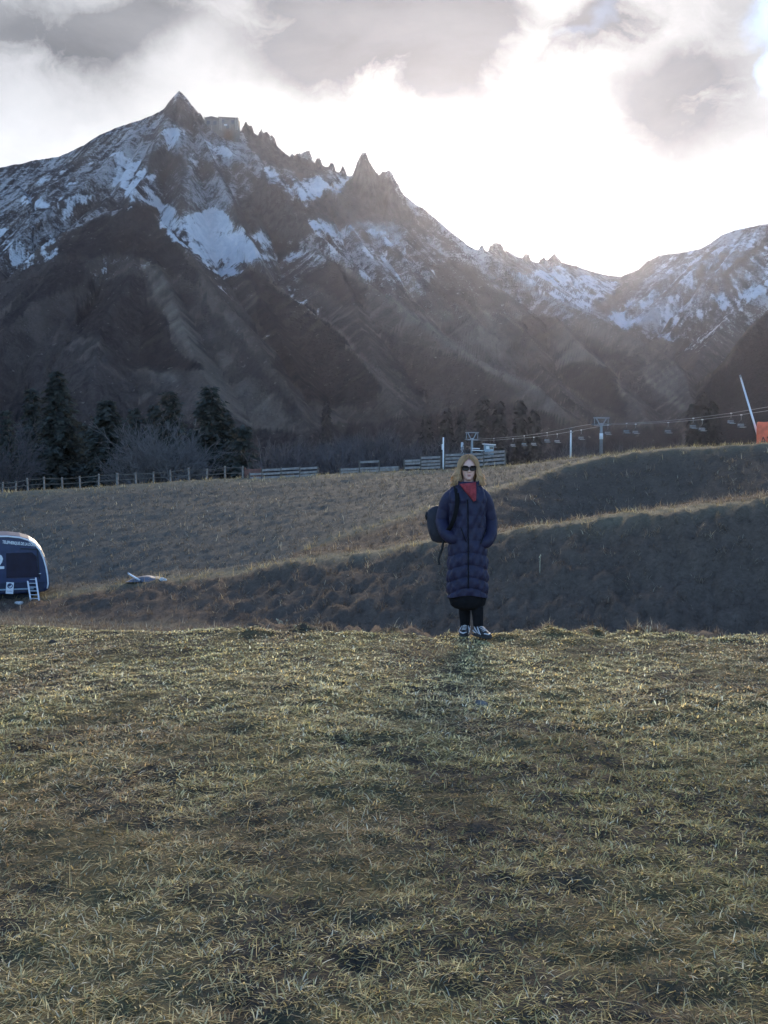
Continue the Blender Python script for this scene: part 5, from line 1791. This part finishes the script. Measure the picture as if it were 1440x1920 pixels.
# ------------------------------------------------------------------ the woman at the edge of the meadow
PX0, PY_, PD = 880.0, 1192.0, 9.8
K = PD / FPX
wx_ = (PX0 - 720) * K
wz_ = gz(wx_, PD)
person_loc = (wx_, PD, wz_)
wz0 = P(PX0, PY_, PD)[2]
DZ = wz0 - wz_           # the feet sink a little into the grass


def lx(px):
    return (px - PX0) * K


def lz(py):
    return (PY_ - py) * K * 0.995 + DZ + 0.01


M_skin = simple_mat('skin', (0.57, 0.355, 0.30), 0.55, var=0.08, scale=40)
M_lip = simple_mat('lips', (0.34, 0.15, 0.14), 0.5, var=0.05)
M_coat = simple_mat('navy_quilted_nylon', (0.0165, 0.0160, 0.040), 0.55, var=0.16, scale=9, bump=0.15, spec=0.22)
M_lining = simple_mat('black_fabric', (0.008, 0.008, 0.010), 0.9, var=0.2, scale=30, spec=0.1)
M_scarf = simple_mat('red_scarf', (0.22, 0.038, 0.046), 0.9, var=0.25, scale=30, bump=0.4, spec=0.1)
M_pack = simple_mat('dark_pack_fabric', (0.016, 0.0165, 0.027), 0.75, var=0.25, scale=18, bump=0.2)
M_lens = simple_mat('sunglass_lens', (0.010, 0.006, 0.008), 0.25, var=0.1, spec=0.15)
M_shoe_w = simple_mat('white_shoe_trim', (0.42, 0.42, 0.45), 0.6, var=0.08)
M_shoe_b = simple_mat('black_shoe_mesh', (0.014, 0.014, 0.017), 0.8, var=0.3, scale=60)
M_hair = foliage_mat('blond_hair', (0.58, 0.38, 0.22), (0.95, 0.74, 0.50), 0.55)

person = empty('person', person_loc, 'woman in a long navy quilted coat, red scarf and sunglasses standing on the meadow edge', 'person')


def ell_ring(cx, cy, z, a, b_, n=48, e=1.0):
    th = np.linspace(0, 2 * np.pi, n + 1)[:-1]
    c, s = np.cos(th), np.sin(th)
    return np.stack([cx + a * np.sign(c) * np.abs(c) ** e, cy + b_ * np.sign(s) * np.abs(s) ** e, np.full(n, z) if np.isscalar(z) else z], 1)


# --- body: legs, trunk, arms, neck and head fused into one surface
HX, HY = lx(878), 0.0
chin, crown = lz(899.5), lz(854)
bodym = MB()
bodym.rings([ell_ring(-0.01, 0.0, z, a, b_) for z, a, b_ in ((0.78, 0.13, 0.09), (0.86, 0.165, 0.11), (0.98, 0.135, 0.095), (1.10, 0.135, 0.10), (1.22, 0.155, 0.105), (1.30, 0.14, 0.085), (1.36, 0.085, 0.065), (1.40, 0.055, 0.055))])
bodym.tube([(HX, 0.02, 1.33), (HX, 0.01, 1.42), (HX, 0.0, chin + 0.07)], [0.06, 0.050, 0.050], 20)
legL = [(-0.085, 0.02, 0.86), (-0.06, 0.03, 0.50), (-0.035, 0.08, 0.30), (lx(875), 0.12, 0.10), (lx(875), 0.12, 0.02)]
legR = [(0.065, 0.0, 0.86), (0.06, -0.02, 0.50), (0.072, -0.02, 0.30), (lx(897), -0.04, 0.12), (lx(897), -0.05, 0.03)]
for lg in (legL, legR):
    bodym.tube(lg, [0.085, 0.056, 0.050, 0.036, 0.034], 18)
armL = [(-0.150, 0.01, 1.275), (-0.205, 0.05, 1.18), (-0.245, 0.06, 1.06), (-0.215, -0.02, 0.96), (-0.140, -0.05, 0.91)]
armR = [(0.120, 0.01, 1.275), (0.172, 0.05, 1.19), (0.206, 0.06, 1.06), (0.190, -0.01, 0.95), (0.115, -0.05, 0.885)]
for ar in (armL, armR):
    bodym.tube(ar, [0.045, 0.043, 0.040, 0.034, 0.027], 14)
    # hand pushed into the coat pocket: palm, four bent fingers, thumb
    h0, sx = np.array(ar[-1]), (1 if ar is armL else -1)
    dirh = np.array([sx * 0.85, 0.10, -0.3])
    dirh /= np.linalg.norm(dirh)
    palm_e = h0 + dirh * 0.085
    bodym.tube([tuple(h0), tuple(h0 + dirh * 0.04), tuple(palm_e)], [0.026, 0.034, 0.030], 10)
    for k in range(4):
        o_ = np.array([0, 0.012 - 0.0, 0]) * 0 + np.array([sx * 0.010, 0, 0.022]) * (k - 1.5)
        l_ = (0.060, 0.072, 0.068, 0.052)[k]
        a_ = palm_e + o_ - dirh * 0.01
        bodym.tube([tuple(a_), tuple(a_ + dirh * l_ * 0.55), tuple(a_ + dirh * l_ * 0.9 + np.array([0, 0.018, 0]))], [0.0095, 0.009, 0.007], 8)
    th0 = h0 + dirh * 0.03 + np.array([0, -0.02, 0.018])
    bodym.tube([tuple(th0), tuple(th0 + np.array([sx * 0.02, -0.012, 0.012])), tuple(th0 + np.array([sx * 0.045, -0.008, 0.006]))], [0.011, 0.010, 0.008], 8)
# head
fr_ = np.linspace(0, 1, 46)
prof_w = np.interp(fr_, [0, 0.05, 0.12, 0.22, 0.35, 0.5, 0.65, 0.8, 0.9, 0.96, 1], [0.020, 0.036, 0.047, 0.057, 0.065, 0.070, 0.074, 0.068, 0.052, 0.034, 0.008])
prof_f = np.interp(fr_, [0, 0.05, 0.12, 0.2, 0.3, 0.42, 0.5, 0.58, 0.7, 0.82, 0.92, 1], [0.072, 0.086, 0.089, 0.088, 0.090, 0.093, 0.092, 0.097, 0.094, 0.080, 0.052, 0.01])
prof_b = np.interp(fr_, [0, 0.1, 0.25, 0.4, 0.6, 0.8, 0.92, 1], [0.0, 0.02, 0.055, 0.078, 0.094, 0.086, 0.055, 0.01])
hr = []
for f, a, ff, bb in zip(fr_, prof_w, prof_f, prof_b):
    th = np.linspace(0, 2 * np.pi, 57)[:-1]
    c, s = np.cos(th), np.sin(th)
    xx_ = a * np.sign(c) * np.abs(c) ** 0.9
    yy_ = np.where(s < 0, s * ff, s * bb)
    front = s < 0
    # nose, nostrils, lips, eye sockets, cheeks
    nose = 0.026 * np.exp(-((f - 0.385) / 0.055) ** 2) * np.exp(-(xx_ / 0.011) ** 2) + 0.012 * np.exp(-((f - 0.48) / 0.08) ** 2) * np.exp(-(xx_ / 0.008) ** 2) \
        + 0.010 * np.exp(-((f - 0.355) / 0.03) ** 2) * np.exp(-((np.abs(xx_) - 0.011) / 0.007) ** 2)
    lips = 0.006 * np.exp(-((f - 0.235) / 0.022) ** 2) * np.exp(-(xx_ / 0.020) ** 2) + 0.006 * np.exp(-((f - 0.185) / 0.022) ** 2) * np.exp(-(xx_ / 0.018) ** 2) - 0.005 * np.exp(-((f - 0.21) / 0.008) ** 2) * np.exp(-(xx_ / 0.022) ** 2)
    eyes = -0.014 * np.exp(-((f - 0.53) / 0.045) ** 2) * np.exp(-((np.abs(xx_) - 0.031) / 0.016) ** 2)
    chinb = 0.006 * np.exp(-((f - 0.06) / 0.05) ** 2) * np.exp(-(xx_ / 0.02) ** 2)
    yy_ = yy_ - front * (nose + lips + eyes + chinb)
    hr.append(np.stack([HX + xx_, HY + yy_, np.full(56, chin + f * (crown - chin))], 1))
bodym.rings(hr)
for sx in (-1, 1):    # ears and eyeballs
    ez = chin + 0.47 * (crown - chin)
    bodym.tube([(HX + sx * 0.066, 0.012, ez - 0.022), (HX + sx * 0.077, 0.018, ez), (HX + sx * 0.072, 0.014, ez + 0.026)], [0.007, 0.011, 0.008], 8)
    bodym.tube([(HX + sx * 0.031 - 0.008, -0.078, chin + 0.53 * (crown - chin)), (HX + sx * 0.031 + 0.008, -0.078, chin + 0.53 * (crown - chin))], 0.010, 8)
raw = bodym.build('body', M_skin, None, True)
md = raw.modifiers.new('fuse', 'REMESH')
md.mode = 'VOXEL'
md.voxel_size = 0.007
bpy.context.view_layer.update()
fused = bpy.data.meshes.new_from_object(raw.evaluated_get(bpy.context.evaluated_depsgraph_get()))
bpy.data.objects.remove(raw)
fused.materials.clear()
fused.materials.append(M_skin)
fused.polygons.foreach_set('use_smooth', np.ones(len(fused.polygons), dtype=bool))
body = bpy.data.objects.new('body', fused)
body.parent = person
COL.objects.link(body)
lp = MB()
for f, w_ in ((0.232, 0.019), (0.190, 0.017)):
    z = chin + f * (crown - chin)
    lp.rings([ell_ring(HX, -0.0925, z + dz_, w_ * q_, 0.0052 * q_, 16) for dz_, q_ in ((-0.0045, 0.3), (-0.002, 0.9), (0.002, 0.9), (0.0045, 0.3))])
lp.build('lips', M_lip, person, True)

# --- leggings and shoes
for lg in (legL, legR):
    g0 = [np.array(p) for p in lg[1:4]]
    pts = [tuple(np.array(lg[0]) * 0.3 + np.array(lg[1]) * 0.7)] + [tuple(p) for p in g0] + [tuple(g0[-1] + np.array([0, 0, -0.035]))]
    MB().tube(pts, [0.072, 0.063, 0.060, 0.047, 0.044], 18).build('trouser_leg', M_lining, person, True)


def shoe(ax, ay, az, yaw):
    o_ = []
    cy_, sy_ = math.cos(yaw), math.sin(yaw)

    def tr(p):
        p = np.asarray(p, dtype=float)
        return np.stack([ax + p[:, 0] * cy_ - p[:, 1] * sy_, ay + p[:, 0] * sy_ + p[:, 1] * cy_, az + p[:, 2]], 1)
    ys = np.array([0.075, 0.065, 0.03, -0.02, -0.07, -0.12, -0.155, -0.175])
    wd = np.array([0.020, 0.034, 0.038, 0.037, 0.043, 0.046, 0.036, 0.016])
    ht = np.array([0.070, 0.098, 0.105, 0.094, 0.072, 0.055, 0.043, 0.030])
    rr, rs = [], []
    for y_, w_, h_ in zip(ys, wd, ht):
        th = np.linspace(0, 2 * np.pi, 21)[:-1]
        rr.append(tr(np.stack([w_ * np.cos(th), np.full(20, y_), 0.018 + (h_ - 0.018) * (0.5 + 0.5 * np.sin(th))], 1)))
        ws = w_ + 0.005
        rs.append(tr(np.stack([ws * np.sign(np.cos(th)) * np.abs(np.cos(th)) ** 0.5, np.full(20, y_ + 0.003 * np.sign(y_)), 0.012 + 0.016 * np.sign(np.sin(th)) * np.abs(np.sin(th)) ** 0.5], 1)))
    up = MB().rings(rr).build('shoe', M_shoe_b, person, True)
    MB().rings(rs).build('sole', M_black, up, True)
    for k in range(4):
        y_ = -0.028 - 0.022 * k
        h_ = np.interp(y_, ys[::-1], ht[::-1]) + 0.004
        q = tr([(-0.020, y_, h_ - 0.008), (0.0, y_ - 0.004, h_), (0.020, y_, h_ - 0.008)])
        MB().tube([tuple(p) for p in q], 0.0042, 5).build('lace', M_shoe_w, up, True)
    for sx in (-1, 1):
        for (ya, za, yb, zb) in ((0.045, 0.085, -0.05, 0.030), (-0.005, 0.088, -0.10, 0.032), (0.07, 0.05, 0.01, 0.03)):
            qq = []
            for f in np.linspace(0, 1, 5):
                y_ = ya + (yb - ya) * f
                z_ = za + (zb - za) * f
                w_ = np.interp(y_, ys[::-1], wd[::-1])
                h_ = np.interp(y_, ys[::-1], ht[::-1])
                s_ = np.clip((z_ - 0.018) / (h_ - 0.018) * 2 - 1, -1, 0.98)
                qq.append((sx * (w_ * math.sqrt(max(0.02, 1 - s_ * s_)) + 0.002), y_, z_))
            MB().tube([tuple(p) for p in tr(qq)], 0.0062, 5).build('stripe', M_shoe_w, up, True)
    q = tr([(-0.03, -0.135, 0.045), (0.0, -0.165, 0.040), (0.03, -0.135, 0.045)])
    MB().tube([tuple(p) for p in q], 0.008, 5).build('toe_cap', M_shoe_w, up, True)
    return up


shoe(lx(875), 0.10, -0.004, R(-12))
shoe(lx(899), -0.085, 0.012, R(24))

# --- skirt of the black dress below the coat
sk_ = [ell_ring(lx(878), 0.01, z, a, b_, 64) for z, a, b_ in ((0.245, 0.060, 0.05), (0.262, 0.125, 0.105), (0.29, 0.158, 0.13), (0.34, 0.172, 0.142), (0.42, 0.174, 0.144), (0.55, 0.165, 0.135))]
MB().rings(sk_).build('dress_hem', M_lining, person, True)

# --- long quilted coat
zc = [0.36, 0.44, 0.55, 0.70, 0.85, 1.00, 1.15, 1.26, 1.33, 1.37, 1.405, 1.43]
ca = [0.184, 0.188, 0.190, 0.184, 0.172, 0.166, 0.172, 0.182, 0.178, 0.150, 0.110, 0.088]
cb2 = [0.150, 0.154, 0.156, 0.152, 0.146, 0.142, 0.146, 0.146, 0.128, 0.112, 0.098, 0.088]
cc = [-0.014, -0.014, -0.013, -0.013, -0.014, -0.016, -0.018, -0.022, -0.024, -0.022, -0.016, -0.012]
NA, NZ = 128, 200
th = np.linspace(0, 2 * np.pi, NA + 1)[:-1]
Zr = np.linspace(0.36, 1.43, NZ)
cr_rings = []
for z in Zr:
    a, b_, cx = np.interp(z, zc, ca), np.interp(z, zc, cb2), np.interp(z, zc, cc)
    c, s = np.cos(th), np.sin(th)
    front = np.clip(-s, 0, 1)
    low = sstep(z, 1.0, 0.6)
    zz_ = z + (0.060 * (np.abs(c) ** 1.6) - 0.0) * low         # seams arch up at the middle, sag at the sides
    ph = zz_ / 0.112
    puff = np.abs(np.sin(np.pi * ph)) ** 0.55
    amp = 0.0045 + 0.011 * low
    crease = 0.0055 * np.sin(th * 7 + z * 9) * np.cos(z * 31 + th * 3) + 0.0035 * np.sin(th * 13 - z * 40)
    r = 1 + 0.0 * c
    e = 0.86
    x_ = (a + amp * (puff - 0.7) + crease) * np.sign(c) * np.abs(c) ** e
    y_ = (b_ + amp * (puff - 0.7) + crease) * np.sign(s) * np.abs(s) ** e
    zip_ = np.exp(-((x_ + 0.02) / 0.010) ** 2) * (s < 0)
    y_ = y_ + 0.006 * zip_
    hem = 0.032 * (1 - np.abs(c) ** 1.5) * front * sstep(z, 0.52, 0.36) - 0.050 * np.clip(s, 0, 1) * sstep(z, 0.55, 0.36)
    cr_rings.append(np.stack([cx + x_, 0.005 + y_, z + hem], 1))
inner = [r_ * np.array([0.93, 0.93, 1]) + np.array([0, 0, 0.004]) for r_ in (cr_rings[0], cr_rings[14])]
cm = MB()
cm.rings([inner[1], inner[0]] + cr_rings, cap=False)
coat = cm.build('coat', M_coat, person, True)


def sleeve(pts, rad):
    P0 = np.array(pts, dtype=float)
    seglen = np.concatenate([[0], np.cumsum(np.linalg.norm(np.diff(P0, axis=0), axis=1))])
    s = np.linspace(0, seglen[-1], 70)
    # smooth curve through the joints
    c_ = np.stack([np.interp(s, seglen, P0[:, k]) for k in range(3)], 1)
    for _ in range(10):
        c_[1:-1] = (c_[:-2] + 2 * c_[1:-1] + c_[2:]) / 4
    r_ = np.interp(s, seglen, rad) * (0.97 + 0.05 * np.abs(np.sin(np.pi * s / 0.098)) ** 0.6)
    return MB().tube([tuple(p) for p in c_], list(r_), 26)


sl = [(-0.120, 0.0, 1.325), (-0.185, 0.02, 1.265), (-0.218, 0.05, 1.17), (-0.246, 0.06, 1.06), (-0.220, -0.03, 0.965), (-0.175, -0.075, 0.915), (-0.125, -0.06, 0.90)]
sleeve(sl, [0.068, 0.074, 0.070, 0.066, 0.062, 0.058, 0.054]).build('sleeve', M_coat, coat, True)
sr = [(0.085, 0.0, 1.325), (0.143, 0.02, 1.265), (0.176, 0.045, 1.17), (0.206, 0.06, 1.06), (0.196, -0.01, 0.94), (0.155, -0.070, 0.875), (0.10, -0.06, 0.86)]
sleeve(sr, [0.066, 0.070, 0.066, 0.062, 0.060, 0.056, 0.052]).build('sleeve', M_coat, coat, True)
zp = []
for z in np.linspace(0.46, 1.27, 28):
    zp.append((np.interp(z, zc, cc) - 0.006, 0.005 - np.interp(z, zc, cb2) - 0.010, z))
MB().tube(zp, 0.005, 5).build('zip', M_lining, coat, True)
# open stand-up collar
cl_ = []
for (z, rx, ry, yo) in ((1.365, 0.120, 0.100, 0.0), (1.41, 0.118, 0.098, 0.005), (1.455, 0.128, 0.104, 0.012)):
    aa = np.linspace(R(-52), R(232), 40)
    cl_.append(np.stack([-0.014 + rx * np.cos(aa), yo + ry * np.sin(aa), z - 0.030 * np.clip(-np.sin(aa), 0, 1)], 1))
n_ = 40
cmv = np.concatenate(cl_ + [q - np.array([0, 0, 0.0]) + (np.array([-0.014, 0.0, 0]) - q) * np.array([0.10, 0.10, 0]) for q in cl_[::-1]])
cf = []
for i in range(5):
    for k in range(n_ - 1):
        cf.append([i * n_ + k, i * n_ + k + 1, (i + 1) * n_ + k + 1, (i + 1) * n_ + k])
MB().raw(cmv, cf).build('collar', M_coat, coat, True)
for sx, px, py in ((1, 866, 1000), (-1, 905, 1003)):
    MB().tube([(lx(px) - 0.02 * sx, -0.150, lz(py - 14)), (lx(px) + 0.03 * sx, -0.146, lz(py + 14))], 0.004, 5).build('pocket_seam', M_lining, coat)

# --- red scarf
sm = MB()
tw = np.linspace(0, 2 * np.pi, 41)[:-1]
for k, (r_, z_, tk, tilt) in enumerate(((0.074, 1.385, 0.026, 0.30), (0.084, 1.362, 0.026, 0.42))):
    prs = []
    for q in tw:
        prs.append((HX + r_ * math.cos(q) * 1.02, 0.005 + r_ * math.sin(q) * 1.12, z_ + tilt * 0.09 * math.sin(q) + 0.008 * math.sin(3 * q + k)))
    sm.tube(prs + [prs[0]], [tk * (1 + 0.15 * math.sin(5 * q + k)) for q in tw] + [tk], 12, cap=False)
sc_r = []
for f in np.linspace(0, 1, 16):
    z = lz(904) * (1 - f) + lz(937) * f
    hw_ = 0.066 * (1 - f) ** 0.85 + 0.010
    cx = lx(875) * (1 - f) + lx(888) * f
    yc = -0.105 - 0.035 * f ** 0.7
    thq = np.linspace(0, 2 * np.pi, 29)[:-1]
    fold = 0.005 * np.sin(thq * 4 + f * 6)
    sc_r.append(np.stack([cx + hw_ * np.cos(thq), yc + (0.030 + fold) * np.sin(thq), np.full(28, z) + 0.008 * np.cos(thq)], 1))
sm.rings(sc_r)
sm.build('scarf', M_scarf, person, True)

# --- sunglasses
gzc = lz(876.5)
lens = []
fm = MB()
for sx in (-1, 1):
    tl = np.linspace(0, 2 * np.pi, 25)[:-1]
    ex = lambda v, e: np.sign(v) * np.abs(v) ** e
    lxs = HX + sx * 0.0335 + 0.0285 * ex(np.cos(tl), 0.75)
    lzs = gzc + 0.0215 * ex(np.sin(tl), 0.75) + 0.004 * sx * np.cos(tl) * (np.sin(tl) > 0)
    cur = 0.20 * (lxs - HX) ** 2 * 12
    lens.append((lxs, lzs, cur))
    fm.tube([(a, -0.113 + c, b_) for a, b_, c in zip(lxs, lzs, cur)] + [(lxs[0], -0.113 + cur[0], lzs[0])], 0.0032, 6, cap=False)
    fm.tube([(HX + sx * 0.062, -0.104, gzc + 0.012), (HX + sx * 0.072, -0.06, gzc + 0.010), (HX + sx * 0.074, 0.01, gzc + 0.004)], 0.003, 6)
fm.tube([(HX - 0.008, -0.114, gzc + 0.008), (HX, -0.117, gzc + 0.011), (HX + 0.008, -0.114, gzc + 0.008)], 0.003, 6)
frame = fm.build('sunglasses', M_lining, person, True)
for lxs, lzs, cur in lens:
    MB().rings([np.stack([lxs, -0.1135 + cur, lzs], 1), np.stack([lxs, -0.1095 + cur, lzs], 1)]).build('lens', M_lens, frame)

# --- shoulder-length blond hair, parted near the middle
g = np.random.default_rng(77)
hm = MB()
hz0 = chin + 0.56 * (crown - chin)
rz_ = crown - hz0 + 0.014
for i in range(560):
    sgn = -1 if i % 2 else 1
    phi = R(g.uniform(62, 180)) if i < 380 else R(g.uniform(50, 80))     # 0 = front, 180 = back
    rx_, ry_ = 0.087 + g.uniform(-0.003, 0.006), 0.104 + g.uniform(-0.004, 0.007)
    front_w = max(0.0, 1 - phi / R(80))
    pts, rad = [], []
    e0 = R(88)
    for e in np.linspace(e0, 0.0, 6):
        ph = phi * (0.50 + 0.50 * (1 - e / e0) ** 0.8) if phi < R(86) else phi
        pts.append((HX + 0.006 * sgn + sgn * rx_ * math.cos(e) * math.sin(ph), 0.006 - ry_ * math.cos(e) * math.cos(ph), hz0 + rz_ * math.sin(e)))
    zend = lz(g.uniform(892, 912))
    fl_ = g.uniform(0.010, 0.060) * (1.0 if abs(math.sin(phi)) > 0.5 else 0.6)
    jit = g.normal(0, 0.010, 2)
    x1, y1, z1 = pts[-1]
    for f in (0.25, 0.5, 0.75, 1.0):
        wv2 = 0.010 * math.sin(f * 7 + i * 0.7)
        pts.append((x1 + sgn * (fl_ * f ** 1.5 + wv2) * abs(math.sin(phi)) + jit[0] * f, y1 - 0.5 * fl_ * f ** 2 * math.cos(phi) + 0.012 * f * (phi < R(80)) + jit[1] * f, z1 + (zend - z1) * f))
    n_ = len(pts)
    rad = [0.004] + [0.0062] * (n_ - 3) + [0.005, 0.0016]
    hm.tube(pts, rad, 4)
# strands swept off the parting across the top of the forehead and down the temples
for i in range(130):
    sgn = -1 if i % 2 else 1
    up_, out_ = g.uniform(-0.016, 0.010), g.uniform(-0.004, 0.007)
    dn = lz(g.uniform(893, 911))
    zt_ = crown - 0.012 + up_
    pts = [(HX + 0.004 * sgn, -0.050 - g.uniform(0, 0.022), zt_ + 0.012), (HX + sgn * 0.026, -0.082 - out_, zt_ - 0.006), (HX + sgn * 0.052, -0.080 - out_, zt_ - 0.030),
           (HX + sgn * (0.070 + out_), -0.062 - out_, zt_ - 0.072), (HX + sgn * (0.078 + out_), -0.045, gzc - 0.02), (HX + sgn * (0.086 + 2 * out_), -0.040, gzc - 0.06),
           (HX + sgn * (0.096 + 2.5 * out_ + g.normal(0, 0.006)), -0.040, (gzc - 0.06 + dn) / 2), (HX + sgn * (0.110 + 3 * out_ + g.normal(0, 0.012)), -0.035, dn)]
    hm.tube(pts, [0.004, 0.0055, 0.0058, 0.0058, 0.0058, 0.0055, 0.0045, 0.0016], 4)
hm.build('hair', M_hair, person, True)

# --- backpack on her back, showing past the left of the picture
pack = empty('backpack', person_loc, 'dark grey backpack hanging at the woman\'s back with a dangling strap', 'backpack')
pr = []
for z, xl, xr, yc, dp in ((lz(1020), -0.29, -0.02, 0.20, 0.05), (lz(1016), -0.335, 0.0, 0.21, 0.085), (lz(1000), -0.365, 0.02, 0.215, 0.10), (lz(985), -0.380, 0.03, 0.215, 0.108), (lz(968), -0.385, 0.03, 0.205, 0.098), (lz(958), -0.372, 0.02, 0.20, 0.080), (lz(951), -0.335, 0.0, 0.19, 0.055), (lz(947), -0.26, -0.04, 0.185, 0.03)):
    pr.append(ell_ring((xl + xr) / 2, yc, z, (xr - xl) / 2, dp, 40, 0.55))
pk = MB().rings(pr).build('bag', M_pack, pack, True)
pr2 = [ell_ring(-0.20, 0.325, z, w_, 0.035, 30, 0.6) for z, w_ in ((lz(1012), 0.08), (lz(1008), 0.12), (lz(985), 0.125), (lz(978), 0.10))]
MB().rings(pr2).build('front_pocket', M_pack, pack, True)
MB().tube([(lx(802), 0.19, lz(962)), (lx(800), 0.17, lz(968)), (lx(802), 0.18, lz(975))], 0.012, 6).build('buckle', M_black, pack, True)


def strap(pts, w_, th_=0.006):
    P0 = np.array(pts, dtype=float)
    s = np.linspace(0, len(P0) - 1, 30)
    c_ = np.stack([np.interp(s, np.arange(len(P0)), P0[:, k]) for k in range(3)], 1)
    for _ in range(6):
        c_[1:-1] = (c_[:-2] + 2 * c_[1:-1] + c_[2:]) / 4
    rr = []
    for i, p in enumerate(c_):
        t_ = c_[min(i + 1, 29)] - c_[max(i - 1, 0)]
        t_ /= np.linalg.norm(t_) + 1e-9
        sd = np.cross(t_, [0, 1, 0.15])
        sd /= np.linalg.norm(sd) + 1e-9
        nm_ = np.cross(sd, t_)
        rr.append(np.array([p - sd * w_ - nm_ * th_, p + sd * w_ - nm_ * th_, p + sd * w_ + nm_ * th_, p - sd * w_ + nm_ * th_]))
    return MB().rings(rr)


strap([(-0.12, 0.14, 1.36), (-0.135, 0.02, 1.425), (-0.125, -0.10, 1.36), (-0.115, -0.158, 1.24), (-0.15, -0.160, 1.08), (-0.20, -0.10, 0.98), (-0.235, 0.08, 0.93)], 0.019).build('shoulder_strap', M_lining, pack, True)
strap([(lx(833), 0.12, lz(1016)), (lx(831), 0.10, lz(1028)), (lx(826), 0.10, lz(1042)), (lx(823), 0.10, lz(1052)), (lx(825), 0.10, lz(1061))], 0.010, 0.004).build('dangling_strap', M_black, pack, True)
